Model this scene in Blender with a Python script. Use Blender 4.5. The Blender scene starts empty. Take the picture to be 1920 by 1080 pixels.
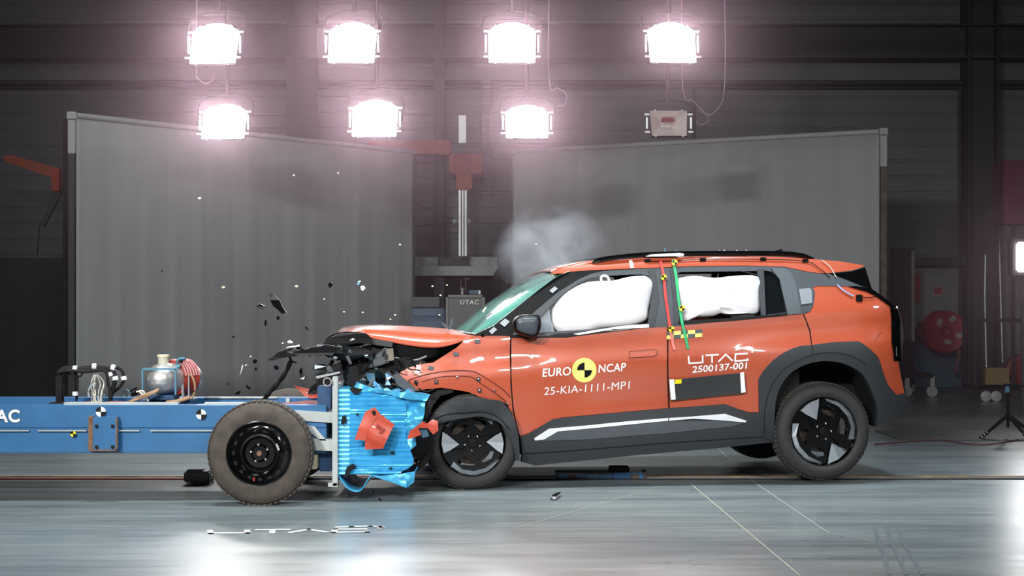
import bpy, bmesh, math, random
from mathutils import Vector, Matrix, noise
from mathutils.geometry import tessellate_polygon
random.seed(7)
PI = math.pi
C = bpy.context.scene.collection
scene = bpy.context.scene
# ------------------------------------------------------------------ camera
F = 3100.0; HY = 560.0; HC = 1.34
cam_d = bpy.data.cameras.new('camera'); cam = bpy.data.objects.new('camera', cam_d); C.objects.link(cam)
cam.location = (0, 0, HC); cam.rotation_euler = (PI/2, 0, 0)
cam_d.sensor_width = 36; cam_d.lens = F/1920*36; cam_d.shift_y = (HY-540)/1920; cam_d.clip_end = 200
scene.camera = cam
# ------------------------------------------------------------------ world, exposure, lights
scene.view_settings.view_transform = 'Standard'; scene.view_settings.look = 'None'
scene.view_settings.gamma = 1; scene.view_settings.use_curve_mapping = False
scene.view_settings.exposure = 0.0
w = bpy.data.worlds.new('world'); scene.world = w; w.use_nodes = True
w.node_tree.nodes['Background'].inputs[0].default_value = (.55, .62, .75, 1)
w.node_tree.nodes['Background'].inputs[1].default_value = .30
scene.cycles.use_denoising = True
scene.cycles.max_bounces = 6
scene.cycles.volume_step_rate = 1.0
def area(name, loc, target, size, sizey, power, col=(1, 1, 1), spread=PI):
    d = bpy.data.lights.new(name, 'AREA'); d.shape = 'RECTANGLE'; d.size = size; d.size_y = sizey
    d.energy = power; d.color = col; d.spread = spread
    o = bpy.data.objects.new(name, d); C.objects.link(o); o.location = loc
    o.rotation_euler = (Vector(target)-Vector(loc)).to_track_quat('-Z', 'Y').to_euler()
    return o
# ceiling lamp banks of the hall on the camera side (above the frame)
for i, x in enumerate((-4.5, -1.6, 4.6, 2.9)):
    area('overhead_light', (x, 0.2, 5.4), (x*.3, 12.5, .6), 1.1, .5, (138, 112, 54, 30)[i], (1, .99, .98), (1.0, 1.4, 1.4, 1.4)[i])
for i, x in enumerate((-3.4, 0.2, 3.2)):  # unseen row added to brighten the backdrop screens
    area('overhead_light', (x, 14.5, 6.6), (x, 21.5, 1.2), 1.0, .5, (34, 14, 3)[i], (1, .99, 1), 1.7)
for i, x in enumerate((-2.6, 0.2, 3.0)):
    area('overhead_light', (x, 11.2, 6.6), (x, 11.2, 0), 1.0, .6, 85, ((.92, .98, 1), (.90, .97, 1), (.78, .90, 1))[i], 1.5)
area('floor_fill_light', (7.5, 9.0, 4.5), (4.0, 11.0, 0), .8, .8, 22, (.8, .9, 1), 2.0)  # unseen fill added for the floor at the right

# ------------------------------------------------------------------ materials
def lin(c):
    return tuple((v/255/12.92 if v/255 <= .04045 else ((v/255+.055)/1.055)**2.4) for v in c)
MATS = {}
def mat(name, rgb, rough=.5, metal=0, coat=0, var=.06, scale=8, bump=0, emit=None, es=0, alpha=None, trans=0, spec=.5, stretch=(1, 1, 1), rgb2=None, ior=1.45):
    if name in MATS: return MATS[name]
    m = bpy.data.materials.new(name); m.use_nodes = True; nt = m.node_tree; N = nt.nodes; L = nt.links
    b = N['Principled BSDF']; c = lin(rgb)
    b.inputs['Roughness'].default_value = rough; b.inputs['Metallic'].default_value = metal
    b.inputs['Coat Weight'].default_value = coat; b.inputs['Coat Roughness'].default_value = .04
    b.inputs['Specular IOR Level'].default_value = spec
    b.inputs['Transmission Weight'].default_value = trans; b.inputs['IOR'].default_value = ior
    tc = N.new('ShaderNodeTexCoord'); mp = N.new('ShaderNodeMapping'); mp.inputs['Scale'].default_value = stretch
    L.new(tc.outputs['Object'], mp.inputs[0])
    nz = N.new('ShaderNodeTexNoise'); nz.inputs['Scale'].default_value = scale; nz.inputs['Detail'].default_value = 5
    L.new(mp.outputs[0], nz.inputs['Vector'])
    rp = N.new('ShaderNodeValToRGB'); e = rp.color_ramp.elements
    e[0].position = .3; e[1].position = .7
    c2 = lin(rgb2) if rgb2 else None
    if c2: e[0].color = (*c, 1); e[1].color = (*c2, 1)
    else:
        e[0].color = (*[v*(1-var) for v in c], 1); e[1].color = (*[min(1, v*(1+var)) for v in c], 1)
    L.new(nz.outputs['Fac'], rp.inputs[0]); L.new(rp.outputs[0], b.inputs['Base Color'])
    if bump:
        bp = N.new('ShaderNodeBump'); bp.inputs['Strength'].default_value = bump; bp.inputs['Distance'].default_value = .01
        L.new(nz.outputs['Fac'], bp.inputs['Height']); L.new(bp.outputs[0], b.inputs['Normal'])
    if emit: b.inputs['Emission Color'].default_value = (*lin(emit), 1); b.inputs['Emission Strength'].default_value = es
    if alpha is not None: b.inputs['Alpha'].default_value = alpha
    MATS[name] = m; return m
def ribbed(name, rgb, period, axis, rough=.6, strength=.6, dark=.8):
    m = mat(name, rgb, rough, var=.12, scale=1.5); nt = m.node_tree; N = nt.nodes; L = nt.links; b = N['Principled BSDF']
    tc = N.new('ShaderNodeTexCoord'); sp = N.new('ShaderNodeSeparateXYZ'); L.new(tc.outputs['Object'], sp.inputs[0])
    a = N.new('ShaderNodeMath'); a.operation = 'MULTIPLY'; a.inputs[1].default_value = 2*PI/period; L.new(sp.outputs[axis], a.inputs[0])
    s = N.new('ShaderNodeMath'); s.operation = 'SINE'; L.new(a.outputs[0], s.inputs[0])
    p = N.new('ShaderNodeMapRange'); p.inputs[1].default_value = .75; p.inputs[2].default_value = .95; L.new(s.outputs[0], p.inputs[0])
    bp = N.new('ShaderNodeBump'); bp.inputs['Strength'].default_value = strength; bp.inputs['Distance'].default_value = .02; bp.invert = True
    L.new(p.outputs[0], bp.inputs['Height']); L.new(bp.outputs[0], b.inputs['Normal'])
    return m
ORANGE = mat('orange_paint', (178, 78, 48), .35, .0, 1.0, .04, 3)
ORANGE2 = mat('torn_orange_plastic', (178, 64, 40), .45, 0, .3, .08, 20)
CLAD = mat('dark_grey_cladding', (44, 47, 50), .6, 0, 0, .06, 30, .05)
SURR = mat('window_surround_plastic', (58, 62, 66), .5, 0, 0, .05, 20)
BLACK = mat('black_plastic', (7, 7, 8), .42, 0, .05, .2, 30, spec=.25)
BLACKM = mat('matt_black', (14, 14, 15), .85, var=.2)
GLOSS = mat('gloss_black', (8, 8, 9), .12, 0, .4, spec=.3)
SILVER = mat('satin_silver_trim', (226, 229, 232), .3, .1)  # extra pale: lamp reflection on the sill strip put into the colour
CHROME = mat('bright_metal', (225, 225, 228), .15, 1)
STEEL = mat('dull_steel', (140, 142, 145), .4, .7, var=.15)
RUBBER = mat('tyre_rubber', (44, 43, 43), .75, var=.15, scale=20)
RUBBERD = mat('dusty_tyre_rubber', (78, 70, 62), .85, var=.22, scale=14, rgb2=(58, 53, 49))
WHITE = mat('white_vinyl', (238, 238, 236), .5, var=.01)
YEL = mat('yellow_vinyl', (240, 226, 120), .5, var=.02)
YELB = mat('strong_yellow_tape', (235, 215, 20), .5, var=.02)
GREYT = mat('grey_green_tape', (75, 85, 85), .5)
AIRB = mat('white_airbag_fabric', (240, 240, 242), .85, var=.01, scale=6)
BLUE = mat('trolley_blue_paint', (34, 90, 134), .42, 0, .25, .14, 5, rgb2=(42, 100, 146))
BLUED = mat('dark_blue_paint', (22, 62, 100), .5, var=.2)
BARR = mat('blue_aluminium_honeycomb', (52, 150, 200), .35, .35, .3, .1, 12, rgb2=(76, 172, 212))
LGREY = mat('light_grey_paint', (165, 172, 170), .5, var=.1)
RUST = mat('rusty_steel', (110, 84, 66), .8, var=.3, scale=30)
RED = mat('red_paint', (150, 28, 30), .5, var=.1)
DRED = mat('dark_red_paint', (110, 22, 26), .6)
CREAM = mat('cream_plastic', (215, 205, 170), .6)
TANK = mat('brushed_aluminium', (205, 203, 198), .35, .8, var=.12, scale=6)
FABRIC = mat('grey_screen_fabric', (142, 144, 146), .9, var=.07, scale=.7, stretch=(6, 6, .35))
BARW = mat('off_white_bar', (150, 152, 150), .5)
DARKF = mat('dark_curtain_fabric', (24, 26, 26), .9, var=.25, scale=2, stretch=(5, 5, .5))
COLM = mat('dark_steel_column', (38, 42, 46), .6)
CRANE = mat('orange_crane_paint', (150, 66, 30), .6, var=.15)
GLASSW = mat('green_tinted_windscreen', (96, 176, 158), .08, 0, 1, .35, 2.2, rgb2=(34, 78, 72), stretch=(1, 2.5, 1))  # opaque green glass, the greenish reflection on it painted in as two tones
DGLASS = mat('dark_tinted_glass', (16, 20, 22), .08, 0, .6)
CLOTHW = mat('white_tape', (225, 225, 225), .6)
WIRE = mat('red_cable', (128, 66, 60), .5)
WIREP = mat('pale_cable', (210, 205, 190), .5)
BROWNH = mat('brown_hose', (150, 120, 90), .6)
TEAL = mat('blue_fitting', (78, 122, 142), .4, .3)
PCB = mat('engine_alloy', (120, 125, 125), .4, .6, var=.3, scale=30)

def floor_mat():
    m = mat('polished_concrete_floor', (108, 120, 124), .3, coat=0, var=0, scale=1.2, rgb2=(138, 146, 145), stretch=(.35, 2.2, 1))
    nt = m.node_tree; N = nt.nodes; L = nt.links; b = N['Principled BSDF']
    tc = N.new('ShaderNodeTexCoord'); mp = N.new('ShaderNodeMapping'); mp.inputs['Scale'].default_value = (.5, 4, 1)
    L.new(tc.outputs['Object'], mp.inputs[0])
    n2 = N.new('ShaderNodeTexNoise'); n2.inputs['Scale'].default_value = 2.4; n2.inputs['Detail'].default_value = 8; n2.inputs['Roughness'].default_value = .7
    L.new(mp.outputs[0], n2.inputs['Vector'])
    mx = N.new('ShaderNodeMix'); mx.data_type = 'RGBA'; mx.blend_type = 'MULTIPLY'; mx.inputs['Factor'].default_value = .75
    rp = [n for n in N if n.type == 'VALTORGB'][0]
    r2 = N.new('ShaderNodeValToRGB'); r2.color_ramp.elements[0].position = .3; r2.color_ramp.elements[1].position = .7
    r2.color_ramp.elements[0].color = (.42, .44, .45, 1); r2.color_ramp.elements[1].color = (1, 1, 1, 1)
    L.new(n2.outputs['Fac'], r2.inputs[0]); L.new(rp.outputs[0], mx.inputs[6]); L.new(r2.outputs[0], mx.inputs[7])
    L.new(mx.outputs[2], b.inputs['Base Color'])
    mr = N.new('ShaderNodeMapRange'); mr.inputs[3].default_value = .2; mr.inputs[4].default_value = .42
    L.new(n2.outputs['Fac'], mr.inputs[0]); L.new(mr.outputs[0], b.inputs['Roughness'])
    bp = N.new('ShaderNodeBump'); bp.inputs['Strength'].default_value = .08; bp.inputs['Distance'].default_value = .01
    L.new(n2.outputs['Fac'], bp.inputs['Height']); L.new(bp.outputs[0], b.inputs['Normal'])
    return m
FLOOR = floor_mat()
WALL = ribbed('grey_ribbed_cladding', (92, 96, 100), .24, 2)

# ------------------------------------------------------------------ geometry helpers (everything is written in world metres unless a parent frame is given)
WM = {}
def wmat(o): return WM.get(o.name, Matrix.Identity(4)) if o else Matrix.Identity(4)
def finish(name, bm, m, parent=None, smooth=True, local=False, angle=35):
    bmesh.ops.recalc_face_normals(bm, faces=bm.faces[:])
    off = None
    if parent is None:
        if bm.verts:
            xs = [v.co for v in bm.verts]
            off = Vector(((min(v.x for v in xs)+max(v.x for v in xs))/2, (min(v.y for v in xs)+max(v.y for v in xs))/2, min(v.z for v in xs)))
            bmesh.ops.translate(bm, vec=-off, verts=bm.verts[:])
    elif not local:
        bmesh.ops.transform(bm, matrix=wmat(parent).inverted(), verts=bm.verts[:])
    me = bpy.data.meshes.new(name); bm.to_mesh(me); bm.free()
    me.materials.append(m)
    if smooth:
        me.polygons.foreach_set('use_smooth', [True]*len(me.polygons)); me.set_sharp_from_angle(angle=math.radians(angle))
    o = bpy.data.objects.new(name, me); C.objects.link(o)
    if off is not None: o.location = off; WM[o.name] = Matrix.Translation(off)
    else: o.parent = parent; WM[o.name] = wmat(parent)
    return o
def tag(o, label, cat, group=None, kind=None):
    o['label'] = label; o['category'] = cat
    if group: o['group'] = group
    if kind: o['kind'] = kind
    return o
def struct(o): o['kind'] = 'structure'; return o
def thing(name, label, cat, loc=(0, 0, 0), rz=0, group=None):
    o = bpy.data.objects.new(name, None); C.objects.link(o); o.empty_display_size = .1
    o.location = loc; o.rotation_euler = (0, 0, rz)
    WM[o.name] = Matrix.Translation(loc) @ Matrix.Rotation(rz, 4, 'Z')
    return tag(o, label, cat, group)
def dup(root, loc, rz=None, label=None):
    r = root.copy(); C.objects.link(r); r.location = loc
    if rz is not None: r.rotation_euler = (0, 0, rz)
    if label: r['label'] = label
    def rec(a, b):
        for ch in list(a.children):
            c = ch.copy(); C.objects.link(c); c.parent = b; rec(ch, c)
    rec(root, r); return r
def BM(): return bmesh.new()
def box(bm, c, s, rot=None, bevel=0):
    r = bmesh.ops.create_cube(bm, size=1); vs = r['verts']
    M = Matrix.Translation(c) @ (rot if rot else Matrix.Identity(4)) @ Matrix.Diagonal((*s, 1))
    bmesh.ops.transform(bm, matrix=M, verts=vs)
    if bevel:
        es = set(e for v in vs for e in v.link_edges)
        bmesh.ops.bevel(bm, geom=list(es), offset=bevel, segments=2, affect='EDGES')
    return bm
def box2(bm, a, b, bevel=0):
    a = Vector(a); b = Vector(b)
    return box(bm, (a+b)/2, tuple(abs(v) for v in (b-a)), None, bevel)
def cyl(bm, p0, p1, r, r2=None, n=20):
    p0 = Vector(p0); p1 = Vector(p1); d = p1-p0
    q = d.to_track_quat('Z', 'Y').to_matrix().to_4x4()
    rr = bmesh.ops.create_cone(bm, cap_ends=True, segments=n, radius1=r, radius2=r if r2 is None else r2, depth=d.length)
    bmesh.ops.transform(bm, matrix=Matrix.Translation((p0+p1)/2) @ q, verts=rr['verts'])
    return bm
def sph(bm, c, r, s=(1, 1, 1), n=16):
    rr = bmesh.ops.create_uvsphere(bm, u_segments=n, v_segments=max(6, n//2), radius=r)
    bmesh.ops.transform(bm, matrix=Matrix.Translation(c) @ Matrix.Diagonal((*s, 1)), verts=rr['verts']); return bm
def catmull(pts, n=6, closed=False):
    P = [Vector(p) for p in pts]; out = []; L = len(P)
    for i in range(L if closed else L-1):
        g = (lambda k: P[k % L]) if closed else (lambda k: P[max(0, min(L-1, k))])
        p0, p1, p2, p3 = g(i-1), g(i), g(i+1), g(i+2)
        for k in range(n):
            t = k/n
            out.append(.5*((2*p1)+(p2-p0)*t+(2*p0-5*p1+4*p2-p3)*t*t+(3*p1-p0-3*p2+p3)*t**3))
    if not closed: out.append(P[-1])
    return out
def tube(bm, pts, r, n=8, smooth=6):
    P = catmull(pts, smooth) if smooth else [Vector(p) for p in pts]
    rings = []; up = Vector((0, 0, 1))
    for i, p in enumerate(P):
        d = (P[min(i+1, len(P)-1)]-P[max(i-1, 0)]).normalized()
        a = d.cross(up)
        if a.length < .1: a = d.cross(Vector((1, 0, 0)))
        a.normalize(); b = d.cross(a).normalized()
        rad = r if not callable(r) else r(i/(len(P)-1))
        rings.append([bm.verts.new(p+a*math.cos(2*PI*k/n)*rad+b*math.sin(2*PI*k/n)*rad) for k in range(n)])
    for i in range(len(rings)-1):
        for k in range(n):
            bm.faces.new((rings[i][k], rings[i][(k+1) % n], rings[i+1][(k+1) % n], rings[i+1][k]))
    bm.faces.new(rings[0]); bm.faces.new(rings[-1][::-1]); return bm
def lathe(bm, prof, M=None, n=64, cap=False):
    """prof: (radius, axial) pairs about the local Y axis"""
    M = M or Matrix.Identity(4); rings = []
    for r, a in prof:
        rings.append([bm.verts.new(M @ Vector((r*math.cos(2*PI*k/n), a, r*math.sin(2*PI*k/n)))) for k in range(n)])
    for i in range(len(rings)-1):
        for k in range(n):
            bm.faces.new((rings[i][k], rings[i][(k+1) % n], rings[i+1][(k+1) % n], rings[i+1][k]))
    if cap:
        bm.faces.new(rings[0]); bm.faces.new(rings[-1])
    return bm
def W(px, py, D): return Vector(((px-960)*D/F, D, HC+(HY-py)*D/F))
def poly_solid(bm, P3, thick):
    """extrude a planar-ish polygon of 3-D points by vector thick, concave ok"""
    tris = tessellate_polygon([P3]); vs = [bm.verts.new(p) for p in P3]; vb = [bm.verts.new(p+Vector(thick)) for p in P3]
    for t in tris:
        try: bm.faces.new([vs[i] for i in t]); bm.faces.new([vb[i] for i in reversed(t)])
        except ValueError: pass
    n = len(P3)
    for i in range(n):
        try: bm.faces.new((vs[i], vs[(i+1) % n], vb[(i+1) % n], vb[i]))
        except ValueError: pass
    return bm
def wpoly(bm, pts, D, thick=.02):
    return poly_solid(bm, [W(x, y, D) for x, y in pts], (0, thick, 0))
def loft(bm, rows, closed=False):
    R = [[bm.verts.new(p) for p in row] for row in rows]
    for i in range(len(R)-1):
        for k in range(len(R[0])-1):
            bm.faces.new((R[i][k], R[i][k+1], R[i+1][k+1], R[i+1][k]))
    return bm
def resample(pts, n):
    P = [Vector(p) for p in pts]; L = [0]
    for i in range(1, len(P)): L.append(L[-1]+(P[i]-P[i-1]).length)
    out = []
    for k in range(n):
        s = L[-1]*k/(n-1); i = 1
        while i < len(P)-1 and L[i] < s: i += 1
        t = (s-L[i-1])/max(1e-9, L[i]-L[i-1]); out.append(P[i-1].lerp(P[i], min(1, max(0, t))))
    return out
_tc = {}
def text_tris(s, bold=.0, spacing=1.0):
    """triangles of a word, normalised to 0..1 in x (whole width) and cap height 1 in y"""
    cu = bpy.data.curves.new('t', 'FONT'); cu.body = s; cu.offset = bold; cu.space_character = spacing
    o = bpy.data.objects.new('t', cu); C.objects.link(o); me = bpy.data.meshes.new_from_object(o)
    vs = [v.co.copy() for v in me.vertices]; fs = [tuple(p.vertices) for p in me.polygons]
    bpy.data.objects.remove(o); bpy.data.curves.remove(cu); bpy.data.meshes.remove(me)
    x0 = min(v.x for v in vs); x1 = max(v.x for v in vs); y0 = min(v.y for v in vs); y1 = max(v.y for v in vs)
    return [((v.x-x0)/(x1-x0), (v.y-y0)/(y1-y0)) for v in vs], fs
def text_on(bm, s, f, bold=.0, spacing=1.0):
    vs, fs = text_tris(s, bold, spacing); V = [bm.verts.new(f(u, v)) for u, v in vs]
    for t in fs:
        try: bm.faces.new([V[i] for i in t])
        except ValueError: pass
    return bm
def strokes(polys, wdt):
    out = []
    for P in polys:
        for i in range(len(P)-1):
            a = Vector(P[i]); b = Vector(P[i+1]); d = (b-a).normalized(); n = Vector((-d.y, d.x))*wdt/2; e = d*wdt*.5
            if i > 0: a = a-e
            if i < len(P)-2: b = b+e
            out.append([a+n, b+n, b-n, a-n])
    return out
LOGO = [[(1222, 100), (1226, 152), (1320, 146), (1320, 96)], [(1340, 97), (1432, 92)], [(1385, 95), (1385, 150)],
        [(1428, 142), (1480, 90), (1528, 136)], [(1632, 84), (1548, 88), (1544, 136), (1632, 130), (1632, 117)],
        [(1440+108, 58), (1590, 46), (1640, 40), (1664, 46), (1668, 60), (1662, 78)]]

# ------------------------------------------------------------------ room shell
XL, XR, YB, ZC = -11.0, 11.5, 25.0, 8.5
b = BM(); box2(b, (XL, -3, -.2), (XR, YB, 0)); struct(finish('floor', b, FLOOR, smooth=False))
b = BM(); box2(b, (XL, YB, 0), (XR, YB+.2, ZC)); struct(finish('wall_back', b, WALL, smooth=False))
b = BM(); box2(b, (XL-.2, -3, 0), (XL, YB, ZC)); struct(finish('wall_left', b, WALL, smooth=False))
b = BM(); box2(b, (XR, -3, 0), (XR+.2, YB, ZC)); struct(finish('wall_right', b, WALL, smooth=False))
CEIL = mat('dark_ceiling', (50, 52, 55), .9)
b = BM(); box2(b, (XL, -3, ZC), (XR, YB, ZC+.2)); struct(finish('ceiling', b, CEIL, smooth=False))
# steel frame on the back wall
def wbox(bm, x0, y0, x1, y1, D, depth, bevel=0):
    a = W(x0, y0, D); c = W(x1, y1, D); return box2(bm, (a.x, D, c.z), (c.x, D+depth, a.z), bevel)
b = BM(); p0 = W(1818, 0, 24.5); p1 = W(1872, 0, 24.5)
for xx in (p0.x, p1.x): box2(b, (xx-.012, 24.5, 0), (xx+.012, 24.98, ZC))
box2(b, (p0.x, 24.72, 0), (p1.x, 24.76, ZC)); struct(finish('trim_1', b, COLM, smooth=False))
b = BM(); box2(b, (XL, 24.7, W(0, 112, 24.7).z), (XR, 24.98, W(0, 48, 24.7).z)); box2(b, (XL, 24.5, W(0, 112, 24.7).z), (XR, 24.98, W(0, 109, 24.7).z)); box2(b, (XL, 24.5, W(0, 51, 24.7).z), (XR, 24.98, W(0, 48, 24.7).z))
struct(finish('trim_2', b, COLM, smooth=False))
b = BM(); cyl(b, (XL, 24.85, W(0, 154, 24.8).z), (XR, 24.85, W(0, 154, 24.8).z), .035); cyl(b, (XL, 24.9, W(0, 163, 24.8).z), (XR, 24.9, W(0, 163, 24.8).z), .02)
for x in (1300, 1800): cyl(b, W(x, 163, 24.9), (W(x, 0, 24.9).x, 24.9, .5), .025)
struct(finish('trim_3', b, COLM))
b = BM(); p0 = W(815, 0, 24.5); box2(b, (p0.x-.01, 24.5, 0), (p0.x+.14, 24.95, ZC)); box2(b, (W(535, 0, 24.5).x, 24.6, 0), (W(590, 0, 24.5).x, 24.95, ZC)); struct(finish('trim_4', b, COLM, smooth=False))
# wall panel: pale above, blue below, with lintel beam, right of the screens
PALE = mat('pale_wall_panel', (120, 122, 122), .7); BLUEW = mat('blue_wall_paint', (62, 96, 112), .7)
b = BM(); wbox(b, 1712, 499, 1822, 616, 24.9, .06); struct(finish('trim_5', b, PALE, smooth=False))
b = BM(); wbox(b, 1712, 616, 1822, 726, 24.9, .06); struct(finish('trim_6', b, BLUEW, smooth=False))
b = BM(); wbox(b, 1712, 482, 1822, 497, 24.6, .35); struct(finish('trim_7', b, COLM, smooth=False))

# ------------------------------------------------------------------ floor marks
JOINT = mat('pale_floor_joint', (176, 172, 150), .6)
def gp(px, py):
    D = F*HC/(py-HY); return Vector(((px-960)*D/F, D, 0))
def strip(bm, pts, wd, z=.002):
    P = [gp(x, y) for x, y in pts]
    for i in range(len(P)-1):
        d = (P[i+1]-P[i]).normalized(); n = Vector((-d.y, d.x, 0))*wd/2
        bm.faces.new([bm.verts.new(q+Vector((0, 0, z))) for q in (P[i]+n, P[i+1]+n, P[i+1]-n, P[i]-n)])
    return bm
b = strip(BM(), [(1292, 905), (1500, 1080)], .008); struct(finish('trim_8', b, JOINT, smooth=False))
b = strip(BM(), [(1345, 840), (1412, 903), (1555, 1001), (1640, 1016)], .010); struct(finish('trim_9', b, mat('grey_floor_joint', (150, 156, 156), .6), smooth=False))
b = strip(BM(), [(960, 993), (1240, 912)], .008); struct(finish('trim_10', b, mat('faint_floor_joint', (160, 158, 148), .6), smooth=False))
SKID = mat('rubber_skid', (86, 96, 100), .6)
for k, (x0, x1) in enumerate(((1640, 1668), (1662, 1700), (1684, 1730))):
    b = strip(BM(), [(x0, 985), (x0+7, 1015), ((x0+x1)/2+4, 1045), (x1, 1078)], .02, .0025)
    tag(finish('skid_mark', b, SKID, smooth=False), 'faint dark tyre skid line on the concrete at lower right', 'skid mark', 'tyre skid lines on the floor')
b = strip(BM(), [(640, 1012), (1400, 1014)], .006); struct(finish('trim_11', b, mat('bright_floor_scratch', (190, 196, 198), .3), smooth=False))
# logo painted on the floor
def fmap(x, y):
    u = (x-1218)/(1672-1218); v = (y-38)/(155-38)
    return gp(390+u*328, 987+v*14)+Vector((0, 0, .003))
b = BM()
for q in strokes(LOGO, 15): b.faces.new([b.verts.new(fmap(p.x, p.y)) for p in q])
tag(finish('floor_logo', b, WHITE, smooth=False), 'white stylised lettering with swoosh painted flat on the concrete floor', 'lettering')
# rail in the floor
YR = F*HC/(897-HY)
b = BM(); box2(b, (XL, YR-.09, .0), (XR, YR+.07, .006)); rail = finish('guide_rail', b, BLACKM, smooth=False)
tag(rail, 'long dark steel tow rail with rusty edge sunk in the floor under the car', 'rail')
b = BM(); box2(b, (XL, YR+.02, .006), (XR, YR+.06, .014)); finish('rail_edge', b, mat('rail_edge_steel', (150, 125, 90), .5, .4, var=.5, scale=4), rail, False)
b = BM(); box2(b, (XL, YR-.055, .006), (XR, YR-.035, .012)); finish('rail_edge', b, STEEL, rail, False)
b = BM(); tube(b, [(XL, YR-.13, .012), (-5, YR-.135, .012), (-3.4, YR-.14, .012), (-2.3, YR-.15, .012)], .009); tag(finish('tow_cable', b, mat('red_brown_cable', (120, 66, 48), .6)), 'thin red brown tow cable along the rail at left', 'cable')

# ------------------------------------------------------------------ screens
def screen(xa, ya, Da, xb, yb, Db, label, left):
    A = W(xa, ya, Da); B = W(xb, yb, Db); zt = (A.z+B.z)/2; d = Vector((B.x-A.x, B.y-A.y, 0)); L = d.length; d.normalize(); nrm = Vector((-d.y, d.x, 0))
    r = thing('backdrop_screen', label, 'screen', (A+B).xy.to_3d()/2)
    b = BM(); rows = []
    for j in range(9):
        z = .12+(zt-.12)*j/8; row = []
        for i in range(121):
            t = i/120; a = .007*(1-j/8*.85)
            off = a*math.sin(t*37)+a*.7*math.sin(t*91+1)+a*.4*math.sin(t*171)
            row.append(Vector((A.x, A.y, z))+d*L*t+nrm*off)
        rows.append(row)
    loft(b, rows); fab = finish('screen_fabric', b, FABRIC, r)
    sm = fab.modifiers.new('s', 'SOLIDIFY'); sm.thickness = .004
    b = BM(); P = Vector((A.x, A.y, zt+.02)); Q = Vector((B.x, B.y, zt+.02)); cyl(b, P, Q, .032, n=12); finish('top_bar', b, BARW, r)
    E = A if left else B; s = -1 if left else 1
    b = BM(); box2(b, (E.x+s*.045-.035, E.y-.03, 0), (E.x+s*.045+.035, E.y+.03, zt-.40)); finish('post', b, mat('worn_steel_post', (84, 76, 68), .7, .2, var=.4, scale=8) if not left else COLM, r, False)
    b = BM(); box2(b, (E.x+s*.045-.04, E.y-.035, zt-.40), (E.x+s*.045+.04, E.y+.035, zt+.03), .008); box2(b, (E.x+s*.045-.05, E.y-.045, zt-.03), (E.x+s*.045+.05, E.y+.045, zt+.06), .01); finish('post_sleeve', b, BARW, r)
    E = B if left else A
    b = BM(); box2(b, (E.x-.02, E.y+.02, 0), (E.x+.02, E.y+.07, zt)); finish('post', b, COLM, r, False)
    b = BM()
    for e in (A, B): box2(b, (e.x-.04, e.y-.35, 0), (e.x+.04, e.y+.35, .06))
    finish('foot', b, COLM, r, False)
screen(143, 221, 18.0, 775, 287, 22.5, 'large grey fabric backdrop screen at left behind the blue trolley', True)
screen(961, 286, 22.4, 1649, 251, 19.7, 'large grey fabric backdrop screen at right behind the orange car', False)

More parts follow.
